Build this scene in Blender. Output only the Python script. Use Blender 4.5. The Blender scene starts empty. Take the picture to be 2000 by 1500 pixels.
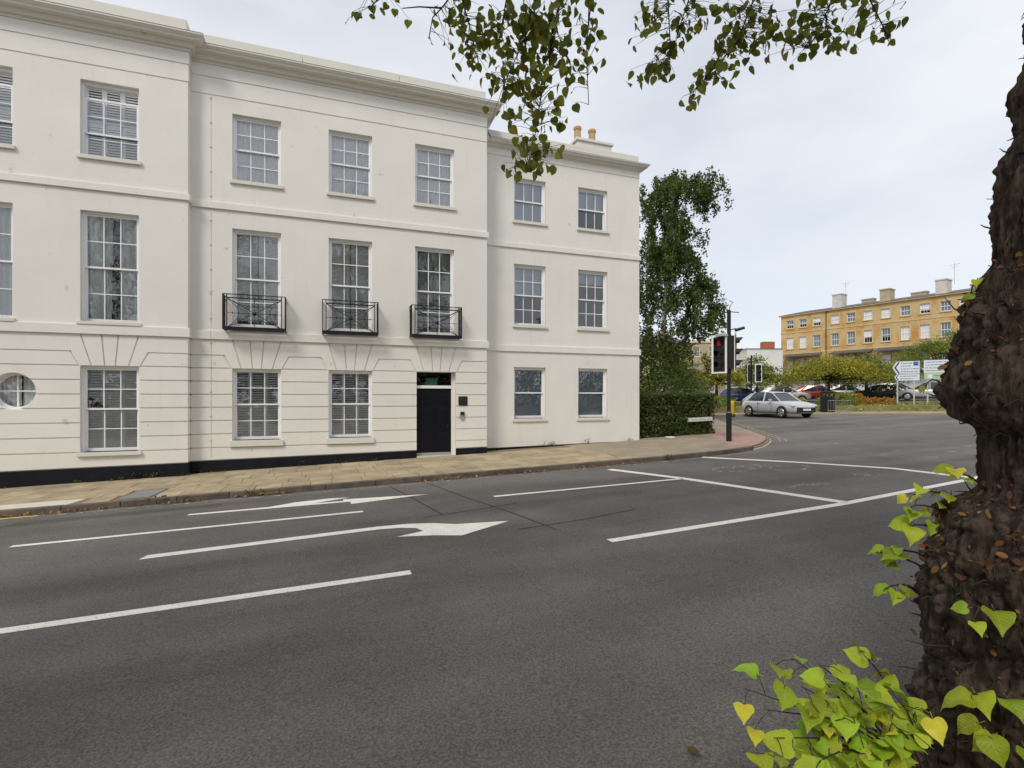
import bpy, bmesh, math, random
from mathutils import Vector, Matrix, noise
random.seed(7)
R = math.radians
sc = bpy.context.scene
C = sc.collection

# ------------------------------------------------------------------ camera
ALPHA = R(19.692); CAMZ = 1.9135; CAMY = -14.9675
G = 0.0309                                   # the street climbs 3 % to the right
def gz(s): return G * max(-110., min(100., s))
cam = bpy.data.cameras.new('camera'); camo = bpy.data.objects.new('camera', cam); C.objects.link(camo)
cam.sensor_width = 36; cam.lens = 18.27; cam.shift_y = 0.013; cam.clip_start = 0.05; cam.clip_end = 3000
camo.location = (0, CAMY, CAMZ); camo.rotation_euler = (R(90), 0, -ALPHA)
sc.camera = camo

# ------------------------------------------------------------------ sky, sun, exposure
SUN_TO = Vector((-0.62, -0.62, 0.95)).normalized()
w = bpy.data.worlds.new('World'); sc.world = w; w.use_nodes = True
nt = w.node_tree; nt.nodes.clear()
def N(nt, typ, **kw):
    n = nt.nodes.new(typ)
    for k, v in kw.items(): setattr(n, k, v)
    return n
out = N(nt, 'ShaderNodeOutputWorld'); bg = N(nt, 'ShaderNodeBackground'); bg.inputs[1].default_value = 0.1
sky = N(nt, 'ShaderNodeTexSky', sky_type='NISHITA'); sky.sun_disc = False
sky.sun_elevation = math.asin(SUN_TO.z); sky.sun_rotation = math.atan2(SUN_TO.x, SUN_TO.y)
tc = N(nt, 'ShaderNodeTexCoord'); mp = N(nt, 'ShaderNodeMapping'); mp.inputs['Scale'].default_value = (1, 1, 2.6)
mp.inputs['Location'].default_value = (0.35, 0.1, 0.2)
nz = N(nt, 'ShaderNodeTexNoise'); nz.inputs['Scale'].default_value = 1.5; nz.inputs['Detail'].default_value = 6; nz.inputs['Roughness'].default_value = 0.5
rp = N(nt, 'ShaderNodeValToRGB'); rp.color_ramp.elements[0].position = 0.3; rp.color_ramp.elements[0].color = (.64, .64, .64, 1)
rp.color_ramp.elements[1].position = 0.62; rp.color_ramp.elements[1].color = (.985, .985, .985, 1)
mx = N(nt, 'ShaderNodeMix', data_type='RGBA'); mx.inputs[7].default_value = (7.3, 7.5, 7.9, 1)
L = nt.links.new
L(tc.outputs['Generated'], mp.inputs[0]); L(mp.outputs[0], nz.inputs['Vector']); L(nz.outputs[0], rp.inputs[0])
L(rp.outputs[0], mx.inputs[0]); L(sky.outputs[0], mx.inputs[6]); L(mx.outputs[2], bg.inputs[0]); L(bg.outputs[0], out.inputs[0])
sun = bpy.data.lights.new('sun', 'SUN'); sun.energy = 1.5; sun.angle = R(16); sun.color = (1, .93, .82)
suno = bpy.data.objects.new('sun', sun); C.objects.link(suno); suno.location = SUN_TO * 60
suno.rotation_euler = (-SUN_TO).to_track_quat('-Z', 'Y').to_euler()
sc.view_settings.view_transform = 'Standard'; sc.view_settings.look = 'None'; sc.view_settings.exposure = 0.33; sc.view_settings.gamma = 1
sc.cycles.max_bounces = 6; sc.cycles.transparent_max_bounces = 12

# ------------------------------------------------------------------ materials
def mat(name, col, rough=.8, var=.12, scale=3., bump=0., bscale=40., spec=.3, metal=0., col2=None, thr=(.4, .65), isl=0., objr=0., stretch=(1, 1, 1), coat=0., emit=0., trans=0.):
    m = bpy.data.materials.new(name); m.use_nodes = True; t = m.node_tree; b = t.nodes['Principled BSDF']
    b.inputs['Roughness'].default_value = rough; b.inputs['Specular IOR Level'].default_value = spec; b.inputs['Metallic'].default_value = metal
    if coat: b.inputs['Coat Weight'].default_value = coat; b.inputs['Coat Roughness'].default_value = .05
    geo = N(t, 'ShaderNodeNewGeometry'); mpn = N(t, 'ShaderNodeMapping'); mpn.inputs['Scale'].default_value = stretch
    t.links.new(geo.outputs['Position'], mpn.inputs[0])
    n1 = N(t, 'ShaderNodeTexNoise'); n1.inputs['Scale'].default_value = scale; n1.inputs['Detail'].default_value = 7; n1.inputs['Roughness'].default_value = .62
    t.links.new(mpn.outputs[0], n1.inputs['Vector'])
    r1 = N(t, 'ShaderNodeValToRGB'); e = r1.color_ramp.elements
    if col2 is None:
        e[0].position = .3; e[0].color = tuple(max(0, c * (1 - var)) for c in col) + (1,); e[1].position = .7; e[1].color = tuple(min(1, c * (1 + var)) for c in col) + (1,)
    else:
        e[0].position = thr[0]; e[0].color = tuple(col) + (1,); e[1].position = thr[1]; e[1].color = tuple(col2) + (1,)
    t.links.new(n1.outputs[0], r1.inputs[0]); cur = r1.outputs[0]
    for amt, src in ((isl, ('geo', 'Random Per Island')), (objr, ('obj', 'Random'))):
        if amt:
            s = geo.outputs[src[1]] if src[0] == 'geo' else N(t, 'ShaderNodeObjectInfo').outputs['Random']
            mr = N(t, 'ShaderNodeMapRange'); mr.inputs[3].default_value = 1 - amt; mr.inputs[4].default_value = 1 + amt
            t.links.new(s, mr.inputs[0])
            hs = N(t, 'ShaderNodeHueSaturation'); t.links.new(mr.outputs[0], hs.inputs['Value']); t.links.new(cur, hs.inputs['Color']); cur = hs.outputs[0]
            if amt > .25:
                mr2 = N(t, 'ShaderNodeMapRange'); mr2.inputs[3].default_value = .475; mr2.inputs[4].default_value = .53
                n5 = N(t, 'ShaderNodeMath', operation='FRACT'); n6 = N(t, 'ShaderNodeMath', operation='MULTIPLY'); n6.inputs[1].default_value = 7.31
                t.links.new(s, n6.inputs[0]); t.links.new(n6.outputs[0], n5.inputs[0]); t.links.new(n5.outputs[0], mr2.inputs[0]); t.links.new(mr2.outputs[0], hs.inputs['Hue'])
    t.links.new(cur, b.inputs['Base Color'])
    if bump:
        n2 = N(t, 'ShaderNodeTexNoise'); n2.inputs['Scale'].default_value = bscale; n2.inputs['Detail'].default_value = 5
        t.links.new(mpn.outputs[0], n2.inputs['Vector'])
        bp = N(t, 'ShaderNodeBump'); bp.inputs['Strength'].default_value = bump; bp.inputs['Distance'].default_value = .02
        t.links.new(n2.outputs[0], bp.inputs['Height']); t.links.new(bp.outputs[0], b.inputs['Normal'])
    if emit:
        t.links.new(cur, b.inputs['Emission Color']); b.inputs['Emission Strength'].default_value = emit
    if trans:
        tr = N(t, 'ShaderNodeBsdfTranslucent'); t.links.new(cur, tr.inputs[0]); ms = N(t, 'ShaderNodeMixShader'); ms.inputs[0].default_value = trans
        t.links.new(b.outputs[0], ms.inputs[1]); t.links.new(tr.outputs[0], ms.inputs[2]); t.links.new(ms.outputs[0], t.nodes['Material Output'].inputs[0])
    m['c'] = 1
    return m

def glass(name, tint=(.99, 1., 1.), base=.085, k=1.15):
    m = bpy.data.materials.new(name); m.use_nodes = True; t = m.node_tree; t.nodes.clear()
    o = N(t, 'ShaderNodeOutputMaterial'); tr = N(t, 'ShaderNodeBsdfTransparent'); tr.inputs[0].default_value = tint + (1,)
    gl = N(t, 'ShaderNodeBsdfGlossy'); gl.inputs['Roughness'].default_value = .015; gl.inputs['Color'].default_value = (.95, .97, 1, 1)
    fr = N(t, 'ShaderNodeFresnel'); fr.inputs[0].default_value = 1.5
    ma = N(t, 'ShaderNodeMath', operation='MULTIPLY_ADD', use_clamp=True); ma.inputs[1].default_value = k; ma.inputs[2].default_value = base
    n2 = N(t, 'ShaderNodeTexNoise'); n2.inputs['Scale'].default_value = 2.2; g = N(t, 'ShaderNodeNewGeometry'); t.links.new(g.outputs['Position'], n2.inputs['Vector'])
    bp = N(t, 'ShaderNodeBump'); bp.inputs['Strength'].default_value = .12; bp.inputs['Distance'].default_value = .05
    t.links.new(n2.outputs[0], bp.inputs['Height']); t.links.new(bp.outputs[0], gl.inputs['Normal'])
    ms = N(t, 'ShaderNodeMixShader')
    t.links.new(fr.outputs[0], ma.inputs[0]); t.links.new(ma.outputs[0], ms.inputs[0]); t.links.new(tr.outputs[0], ms.inputs[1]); t.links.new(gl.outputs[0], ms.inputs[2]); t.links.new(ms.outputs[0], o.inputs[0])
    return m

def worn(name, col, scale=9., lo=.38, hi=.5, fine=70.):
    m = mat(name, col, .75, .1, 6.); t = m.node_tree; b = t.nodes['Principled BSDF']
    g = N(t, 'ShaderNodeNewGeometry'); a = N(t, 'ShaderNodeTexNoise'); a.inputs['Scale'].default_value = scale; a.inputs['Detail'].default_value = 8; a.inputs['Roughness'].default_value = .75
    t.links.new(g.outputs['Position'], a.inputs['Vector'])
    r = N(t, 'ShaderNodeMapRange'); r.inputs[1].default_value = lo; r.inputs[2].default_value = hi
    t.links.new(a.outputs[0], r.inputs[0]); t.links.new(r.outputs[0], b.inputs['Alpha'])
    return m

def asphalt(name, col):
    m = mat(name, col, .88, .16, .7, bump=.9, bscale=170., spec=.25); t = m.node_tree; b = t.nodes['Principled BSDF']
    src = b.inputs['Base Color'].links[0].from_socket
    g = N(t, 'ShaderNodeNewGeometry')
    def ns(scale, lo, hi, a, bb, stretch=None):
        n = N(t, 'ShaderNodeTexNoise'); n.inputs['Scale'].default_value = scale; n.inputs['Detail'].default_value = 4
        if stretch:
            mm = N(t, 'ShaderNodeMapping'); mm.inputs['Scale'].default_value = stretch; t.links.new(g.outputs['Position'], mm.inputs[0]); t.links.new(mm.outputs[0], n.inputs['Vector'])
        else: t.links.new(g.outputs['Position'], n.inputs['Vector'])
        r = N(t, 'ShaderNodeMapRange'); r.inputs[1].default_value = lo; r.inputs[2].default_value = hi; r.inputs[3].default_value = a; r.inputs[4].default_value = bb
        t.links.new(n.outputs[0], r.inputs[0]); return r.outputs[0]
    def mul(a, bsock):
        x = N(t, 'ShaderNodeMix', data_type='RGBA', blend_type='MULTIPLY'); x.inputs[0].default_value = 1
        t.links.new(a, x.inputs[6]); t.links.new(bsock, x.inputs[7]); return x.outputs[2]
    cur = mul(src, ns(58, .35, .65, .70, 1.3)); cur = mul(cur, ns(150, .4, .62, .8, 1.25))
    cur = mul(cur, ns(.9, .35, .65, .80, 1.2, (.1, 1, 1)))     # long wheel tracks
    v = N(t, 'ShaderNodeTexVoronoi'); v.inputs['Scale'].default_value = 5.5; t.links.new(g.outputs['Position'], v.inputs['Vector'])
    r = N(t, 'ShaderNodeMapRange'); r.inputs[1].default_value = .03; r.inputs[2].default_value = .05; r.inputs[3].default_value = 1; r.inputs[4].default_value = 0
    t.links.new(v.outputs['Distance'], r.inputs[0])
    gate = N(t, 'ShaderNodeMath', operation='MULTIPLY'); t.links.new(r.outputs[0], gate.inputs[0]); t.links.new(ns(1.3, .5, .6, 0, .55), gate.inputs[1])
    x = N(t, 'ShaderNodeMix', data_type='RGBA'); x.inputs[7].default_value = (.42, .41, .38, 1); t.links.new(gate.outputs[0], x.inputs[0]); t.links.new(cur, x.inputs[6])
    t.links.new(x.outputs[2], b.inputs['Base Color'])
    return m

def stucco(name, col):
    m = mat(name, col, .62, .035, .9, bump=.12, bscale=55., spec=.35); t = m.node_tree; b = t.nodes['Principled BSDF']
    src = b.inputs['Base Color'].links[0].from_socket; g = N(t, 'ShaderNodeNewGeometry')
    mm = N(t, 'ShaderNodeMapping'); mm.inputs['Scale'].default_value = (5, 5, .35); t.links.new(g.outputs['Position'], mm.inputs[0])
    n = N(t, 'ShaderNodeTexNoise'); n.inputs['Scale'].default_value = 1.4; n.inputs['Detail'].default_value = 6; t.links.new(mm.outputs[0], n.inputs['Vector'])
    r = N(t, 'ShaderNodeMapRange'); r.inputs[1].default_value = .56; r.inputs[2].default_value = .78; r.inputs[3].default_value = 0; r.inputs[4].default_value = .13
    t.links.new(n.outputs[0], r.inputs[0])
    x = N(t, 'ShaderNodeMix', data_type='RGBA'); x.inputs[7].default_value = (.50, .46, .37, 1); t.links.new(r.outputs[0], x.inputs[0]); t.links.new(src, x.inputs[6])
    v = N(t, 'ShaderNodeTexNoise'); v.inputs['Scale'].default_value = 3.1; v.inputs['Detail'].default_value = 3; t.links.new(g.outputs['Position'], v.inputs['Vector'])
    r2 = N(t, 'ShaderNodeMapRange'); r2.inputs[1].default_value = .69; r2.inputs[2].default_value = .76; r2.inputs[3].default_value = 0; r2.inputs[4].default_value = .45; t.links.new(v.outputs[0], r2.inputs[0])
    x2 = N(t, 'ShaderNodeMix', data_type='RGBA'); x2.inputs[7].default_value = (.36, .33, .27, 1); t.links.new(r2.outputs[0], x2.inputs[0]); t.links.new(x.outputs[2], x2.inputs[6])
    t.links.new(x2.outputs[2], b.inputs['Base Color'])
    return m

M = dict(
 stucco=stucco('cream_stucco', (.785, .764, .712)),
 trim=stucco('stone_trim', (.71, .685, .615)),
 plinth=mat('black_plinth_paint', (.012, .0125, .017), .6, .3, 4., bump=.1, spec=.12),
 white=mat('white_sash_paint', (.88, .885, .89), .4, .03, 3.),
 dark=mat('dark_interior', (.03, .03, .03), .9, .2),
 slat=mat('white_slats', (.92, .92, .92), .5, .02),
 slatgrey=mat('grey_slats', (.42, .43, .42), .55, .06),
 net=mat('net_curtain', (.93, .94, .96), .9, .02, 8., trans=.05),
 drape=mat('pale_drape', (.85, .87, .87), .9, .05, 5., trans=.05),
 roller=mat('pale_roller_blind', (.52, .58, .66), .85, .03),
 frost=mat('grey_film', (.34, .40, .46), .4, .05, spec=.3),
 glass=glass('window_glass'),
 glassd=glass('dim_glass', (.7, .72, .72), 0., .7),
 iron=mat('black_iron', (.012, .012, .014), .45, .2),
 door=mat('black_gloss_door', (.005, .005, .009), .3, .1, spec=.3),
 green=mat('exit_green', (.02, .30, .17), .5, .1, emit=.12),
 grey=mat('grey_plastic', (.32, .32, .30), .5, .1),
 steel=mat('galvanised_steel', (.27, .28, .28), .5, .1, metal=.4),
 asphalt=asphalt('asphalt', (.158, .147, .136)),
 asphalt2=asphalt('asphalt_patch', (.122, .116, .111)),
 crack=mat('tar_seal', (.035, .034, .033), .7, .2),
 paint=worn('worn_road_paint', (.78, .745, .68), 40., .33, .43),
 paintw=worn('very_worn_road_paint', (.66, .64, .60), 14., .5, .62),
 ypaint=worn('worn_yellow_paint', (.58, .45, .24), 14., .4, .56),
 ypaint2=worn('yellow_line_paint', (.66, .50, .20), 14., .25, .36),
 slab=mat('york_stone_slab', (.37, .30, .195), .85, .26, 2.2, bump=.5, bscale=30., objr=.14),
 mortar=mat('paving_joint', (.22, .17, .11), .95, .2),
 concrete=mat('worn_paving', (.30, .25, .18), .9, .22, 1.1, bump=.4, bscale=45.),
 pink=mat('pink_tactile', (.38, .245, .20), .85, .12, 2.5, bump=.4, bscale=25.),
 kerb=mat('granite_kerb', (.125, .10, .08), .85, .35, 5., bump=.5, bscale=40., objr=.2),
 kerbpale=mat('pale_kerb', (.52, .475, .41), .85, .12, 5., bump=.4),
 cover=mat('pale_cover', (.60, .57, .50), .7, .1, 5.),
 grass=mat('verge_grass', (.22, .25, .045), .9, .3, 4., bump=.8, bscale=30.),
 earth=mat('earth', (.16, .12, .08), .95, .3, 2., bump=.5),
 bark=mat('lime_bark', (.020, .0135, .0095), .95, .5, 24., bump=1., bscale=48., col2=(.088, .064, .046), thr=(.42, .66), stretch=(1, 1, .25)),
 birchbark=mat('birch_bark', (.52, .50, .45), .8, .3, 6., col2=(.10, .09, .08), thr=(.5, .62), stretch=(1, 1, 2.5)),
 twig=mat('twig', (.045, .032, .024), .9, .3, 20.),
 leaf=mat('lime_leaf', (.165, .185, .022), .5, .2, 30., isl=.4, trans=.5, spec=.3),
 leafo=mat('lime_leaf_part', (.17, .185, .02), .5, .2, 30., objr=.4, trans=.5, spec=.3),
 leafbrown=mat('turning_leaf', (.19, .075, .02), .6, .25, 30., objr=.35, trans=.35),
 bright=mat('young_lime_leaf', (.34, .45, .025), .45, .16, 14., objr=.34, trans=.36, spec=.3, bump=.25, bscale=60.),
 yellowleaf=mat('yellow_lime_leaf', (.66, .60, .04), .45, .15, 14., objr=.1, trans=.32, spec=.35),
 deadleaf=mat('dead_leaf', (.15, .07, .025), .8, .3, 12., isl=.45),
 birchleaf=mat('birch_leaf', (.085, .115, .02), .5, .2, 5., isl=.35, trans=.3),
 treeleaf=mat('spreading_tree_leaf', (.37, .30, .03), .55, .2, .6, isl=.3, trans=.3, col2=(.25, .26, .03), thr=(.4, .6)),
 treeleafg=mat('spreading_tree_leaf_green', (.19, .23, .035), .55, .2, .6, isl=.3, trans=.3),
 hedgeleaf=mat('hedge_leaf', (.075, .10, .02), .45, .2, 3., isl=.4, trans=.2, spec=.4),
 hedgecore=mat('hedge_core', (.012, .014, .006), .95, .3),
 litter=mat('leaf_litter', (.30, .18, .06), .9, .4, 9., isl=.5),
 weed=mat('weed', (.075, .10, .02), .7, .3, 9., isl=.4, trans=.2),
 vergeleaf=mat('verge_leaf', (.27, .30, .05), .7, .3, 2., isl=.35, trans=.25),
 orange=mat('orange_shrub', (.42, .19, .03), .7, .3, 4., isl=.35, trans=.2),
 honey=mat('honey_stone', (.58, .43, .21), .85, .2, .55, col2=(.50, .26, .065), thr=(.45, .64), bump=.2, bscale=8.),
 honeytrim=mat('honey_trim', (.57, .44, .24), .85, .15, .8),
 slate=mat('slate_roof', (.105, .10, .11), .6, .2, 2.5),
 chimw=mat('pale_chimney', (.60, .58, .53), .85, .12, 1.5),
 chims=mat('stone_chimney', (.45, .38, .26), .85, .2, 1.5),
 whitewall=mat('white_wall', (.72, .71, .67), .8, .06, .5),
 beige=mat('beige_stone', (.46, .38, .26), .85, .15, .5),
 terracotta=mat('buff_pot', (.50, .32, .16), .8, .2, 3.),
 brick=mat('red_brick', (.32, .10, .05), .85, .2, 3.),
 winfar=mat('far_window_glass', (.16, .19, .22), .12, .15, 1., spec=.6),
 blindfar=mat('far_window_blind', (.72, .72, .74), .6, .1, 1.),
 black=mat('black_metal', (.012, .012, .014), .5, .2, spec=.35),
 blackp=mat('black_plastic', (.018, .018, .02), .55, .2),
 signwhite=mat('sign_white', (.70, .74, .86), .5, .04),
 signgreen=mat('sign_green', (.42, .56, .36), .5, .06),
 signblue=mat('sign_blue', (.06, .16, .60), .5, .05),
 navy=mat('sign_navy', (.02, .035, .08), .5, .05),
 post=mat('pale_post', (.55, .54, .45), .5, .08),
 nameplate=mat('street_plate', (.62, .63, .60), .5, .07, 9.),
 lens=mat('dark_lens', (.03, .03, .035), .25, .1, spec=.5),
 redlens=mat('red_lens', (.40, .01, .025), .3, .1, emit=.25),
 tyre=mat('tyre', (.018, .018, .018), .85, .2), rim=mat('alloy', (.55, .55, .56), .3, .05, metal=.6),
 carglass=mat('car_glass', (.02, .025, .03), .06, .1, spec=.8),
 lamp=mat('lamp_clear', (.75, .77, .8), .15, .05, spec=.6), redlamp=mat('lamp_red', (.4, .02, .02), .2, .05),
 plate=mat('number_plate', (.75, .75, .70), .5, .02), yellow=mat('yellow_plastic', (.72, .48, .03), .5, .06),
 lowwall=mat('mossy_wall', (.24, .19, .11), .9, .3, 2., bump=.5, bscale=20.),
 lead=mat('lead_flashing', (.22, .235, .24), .6, .1),
 stickero=mat('sticker_orange', (.75, .30, .05), .5, .05),
)
for k, c in dict(silver=(.58, .60, .63), whitec=(.76, .76, .76), blackc=(.02, .02, .024), redc=(.42, .03, .025), bluec=(.04, .06, .22), greyc=(.18, .19, .21)).items():
    M[k] = mat('car_paint_' + k, c, .3, .03, 2., metal=.35 if k in ('silver', 'greyc', 'bluec') else 0, coat=.7)

def veins(m):
    """paler midrib and side veins in the leaf's own coordinates"""
    t = m.node_tree; b = t.nodes['Principled BSDF']; src = b.inputs['Base Color'].links[0].from_socket
    tcn = N(t, 'ShaderNodeTexCoord'); sp = N(t, 'ShaderNodeSeparateXYZ'); t.links.new(tcn.outputs['Object'], sp.inputs[0])
    def mt(op, a, bb=None, cl=False):
        n = N(t, 'ShaderNodeMath', operation=op, use_clamp=cl)
        for i, v in enumerate((a, bb)):
            if v is None: continue
            if isinstance(v, (int, float)): n.inputs[i].default_value = v
            else: t.links.new(v, n.inputs[i])
        return n.outputs[0]
    ax = mt('ABSOLUTE', sp.outputs[0]); ph = mt('MULTIPLY', mt('SUBTRACT', sp.outputs[1], mt('MULTIPLY', ax, .75)), 62.)
    side = mt('LESS_THAN', mt('ABSOLUTE', mt('SUBTRACT', mt('FRACT', ph), .5)), .055); mid = mt('LESS_THAN', ax, .0011)
    v = mt('MULTIPLY', mt('MAXIMUM', side, mid), .5)
    x = N(t, 'ShaderNodeMix', data_type='RGBA'); x.inputs[7].default_value = (.56, .60, .16, 1); t.links.new(v, x.inputs[0]); t.links.new(src, x.inputs[6])
    for l in list(t.links):
        if l.from_socket == src and l.to_node != x: t.links.new(x.outputs[2], l.to_socket)
veins(M['bright']); veins(M['yellowleaf'])

# ------------------------------------------------------------------ mesh helpers
class MB:
    def __init__(s): s.v = []; s.f = []
    def quad(s, *p):
        n = len(s.v); s.v += [tuple(q) for q in p]; s.f.append(tuple(range(n, n + len(p)))); return s
    def box(s, x0, x1, y0, y1, z0, z1):
        n = len(s.v); s.v += [(x, y, z) for z in (z0, z1) for y in (y0, y1) for x in (x0, x1)]
        s.f += [tuple(n + i for i in q) for q in ((0, 2, 3, 1), (4, 5, 7, 6), (0, 1, 5, 4), (2, 6, 7, 3), (0, 4, 6, 2), (1, 3, 7, 5))]; return s
    def prism_y(s, poly, y0, y1):                       # poly of (x, z)
        n = len(s.v); k = len(poly); s.v += [(x, y0, z) for x, z in poly] + [(x, y1, z) for x, z in poly]
        s.f.append(tuple(n + i for i in range(k))); s.f.append(tuple(n + k + i for i in reversed(range(k))))
        for i in range(k): j = (i + 1) % k; s.f.append((n + i, n + k + i, n + k + j, n + j))
        return s
    def prism_z(s, poly, zf0, zf1):                     # poly of (x, y); zf functions of x
        n = len(s.v); k = len(poly); s.v += [(x, y, zf0(x)) for x, y in poly] + [(x, y, zf1(x)) for x, y in poly]
        s.f.append(tuple(n + i for i in reversed(range(k)))); s.f.append(tuple(n + k + i for i in range(k)))
        for i in range(k): j = (i + 1) % k; s.f.append((n + i, n + j, n + k + j, n + k + i))
        return s
    def tube(s, pts, r, seg=6, cap=True):
        pts = [Vector(p) for p in pts]; rs = r if isinstance(r, (list, tuple)) else [r] * len(pts); rings = []
        for i, p in enumerate(pts):
            d = (pts[min(i + 1, len(pts) - 1)] - pts[max(i - 1, 0)]); d = d.normalized() if d.length > 1e-9 else Vector((0, 0, 1))
            a = d.cross(Vector((0, 0, 1)));  a = a.normalized() if a.length > 1e-3 else Vector((1, 0, 0)); b = d.cross(a)
            n = len(s.v); s.v += [tuple(p + (a * math.cos(t) + b * math.sin(t)) * rs[i]) for t in [2 * math.pi * q / seg for q in range(seg)]]; rings.append(n)
        for u, v in zip(rings, rings[1:]):
            for q in range(seg): s.f.append((u + q, u + (q + 1) % seg, v + (q + 1) % seg, v + q))
        if cap: s.f.append(tuple(rings[0] + q for q in reversed(range(seg)))); s.f.append(tuple(rings[-1] + q for q in range(seg)))
        return s
    def lathe(s, c, prof, seg=16, ax='z'):
        rings = []
        for r, h in prof:
            n = len(s.v)
            for q in range(seg):
                t = 2 * math.pi * q / seg; u, v = r * math.cos(t), r * math.sin(t)
                s.v.append({'z': (c[0] + u, c[1] + v, c[2] + h), 'y': (c[0] + u, c[1] + h, c[2] + v), 'x': (c[0] + h, c[1] + u, c[2] + v)}[ax])
            rings.append(n)
        for u, v in zip(rings, rings[1:]):
            for q in range(seg): s.f.append((u + q, u + (q + 1) % seg, v + (q + 1) % seg, v + q))
        s.f.append(tuple(rings[0] + q for q in reversed(range(seg)))); s.f.append(tuple(rings[-1] + q for q in range(seg))); return s
    def mesh(s, name, m, smooth=False):
        me = bpy.data.meshes.new(name); me.from_pydata(s.v, [], s.f); me.update()
        bm = bmesh.new(); bm.from_mesh(me); bmesh.ops.recalc_face_normals(bm, faces=bm.faces); bm.to_mesh(me); bm.free()
        me.materials.append(M[m])
        if smooth: me.polygons.foreach_set('use_smooth', [True] * len(me.polygons))
        return me
    def build(s, name, m, parent=None, smooth=False, bevel=0):
        o = link(name, s.mesh(name, m, smooth), parent)
        if bevel: b = o.modifiers.new('bevel', 'BEVEL'); b.width = bevel; b.segments = 2; b.limit_method = 'ANGLE'
        return o
INV = {}
def link(name, me, parent=None):
    o = bpy.data.objects.new(name, me); C.objects.link(o)
    if parent is not None:
        o.parent = parent
        if parent.name in INV: o.matrix_parent_inverse = INV[parent.name]
    return o
def tag(o, label=None, cat=None, group=None, kind=None):
    if label: o['label'] = label
    if cat: o['category'] = cat
    if group: o['group'] = group
    if kind: o['kind'] = kind
    return o
def thing(name, label, cat, loc, rz=0., group=None, world=False):
    o = bpy.data.objects.new(name, None); C.objects.link(o); o.location = loc; o.rotation_euler = (0, 0, rz); o.empty_display_size = .3
    tag(o, label, cat, group)
    if world: INV[o.name] = Matrix.Translation(-Vector(loc))          # children modelled in world coordinates
    return o
def struct(o): o['kind'] = 'structure'; return o
def sweep(mb, prof, path):                               # prof: (out, z); outward is to the right of travel
    P = [Vector(p) for p in path]; nr = []
    for i in range(len(P)):
        ds = [(P[j + 1] - P[j]).normalized() for j in (i - 1, i) if 0 <= j < len(P) - 1]
        ns = [Vector((d.y, -d.x)) for d in ds]
        n = ns[0] if len(ns) == 1 else (ns[0] + ns[1]) / (1 + ns[0].dot(ns[1]))
        nr.append(n)
    base = len(mb.v); k = len(prof)
    for p, n in zip(P, nr):
        for o, z in prof: q = p + n * o; mb.v.append((q.x, q.y, z))
    for i in range(len(P) - 1):
        for j in range(k):
            a = base + i * k + j; b = base + i * k + (j + 1) % k; mb.f.append((a, b, b + k, a + k))
    mb.f.append(tuple(base + j for j in range(k))); mb.f.append(tuple(base + (len(P) - 1) * k + j for j in reversed(range(k))))
    return mb
def holed_wall(name, m, parent, outer, holes, y, depth):
    """front face with openings (outer and holes are (x, z) loops) and reveals running back by depth"""
    bm = bmesh.new()
    for lp in [outer] + holes:
        vs = [bm.verts.new((x, y, z)) for x, z in lp]
        for i in range(len(vs)): bm.edges.new((vs[i], vs[(i + 1) % len(vs)]))
    bmesh.ops.triangle_fill(bm, edges=bm.edges[:], use_beauty=True, normal=(0, -1, 0))
    for f in bm.faces:
        if f.normal.y > 0: f.normal_flip()
    for lp in holes + [outer]:
        for i in range(len(lp)):
            a, b = lp[i], lp[(i + 1) % len(lp)]
            bm.faces.new([bm.verts.new(p) for p in ((a[0], y, a[1]), (b[0], y, b[1]), (b[0], y + depth, b[1]), (a[0], y + depth, a[1]))])
    me = bpy.data.meshes.new(name); bm.to_mesh(me); bm.free(); me.materials.append(M[m])
    return link(name, me, parent)
def rect(x0, x1, z0, z1): return [(x0, z0), (x1, z0), (x1, z1), (x0, z1)]

# ------------------------------------------------------------------ ground, road, pavements
def sheet(name, m, poly, off, kind='structure', parent=None, cut=True):
    mb = MB(); mb.v = [(x, y, gz(x) + off) for x, y in poly]; mb.f = [tuple(range(len(poly)))]
    me = bpy.data.meshes.new(name); me.from_pydata(mb.v, [], mb.f); me.materials.append(M[m]); o = link(name, me, parent)
    if kind and parent is None: o['kind'] = kind
    return o
gm = MB()
sx = [-900, -110, 100, 900]
for i in range(3):
    a, b = sx[i], sx[i + 1]
    gm.quad((a, -900, gz(a) - .06), (b, -900, gz(b) - .06), (b, 900, gz(b) - .06), (a, 900, gz(a) - .06))
struct(gm.build('ground', 'earth'))
struct(sheet('road', 'asphalt', [(-70, -60), (95, -60), (95, 40), (-70, 40)], 0))
KERB = [(-22, -3.55), (-8, -3.55), (0, -3.56), (5, -3.55), (8.4, -3.5), (10.2, -3.36), (11.1, -3.2), (11.8, -3.03), (12.6, -2.62), (13.35, -2.08), (14.05, -1.5), (14.6, -.93), (15.2, 0.), (15.8, .9), (18, 4.4), (21.4, 9.8), (25, 15.5)]
def offset(path, d):
    P = [Vector(p) for p in path]; o = []
    for i in range(len(P)):
        t = (P[min(i + 1, len(P) - 1)] - P[max(i - 1, 0)]).normalized(); o.append((P[i].x - t.y * d, P[i].y + t.x * d))
    return o
KIN = offset(KERB, .15)
pv = MB()
pv.prism_z([(x, y) for x, y in KIN] + [(21, 18), (14.2, 6), (13.9, 3.2), (10.4, 3.2), (10.4, .9), (-22, .9)], lambda x: gz(x) - .05, lambda x: gz(x) + .085)
pave = pv.build('pavement', 'mortar'); struct(pave)
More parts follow.
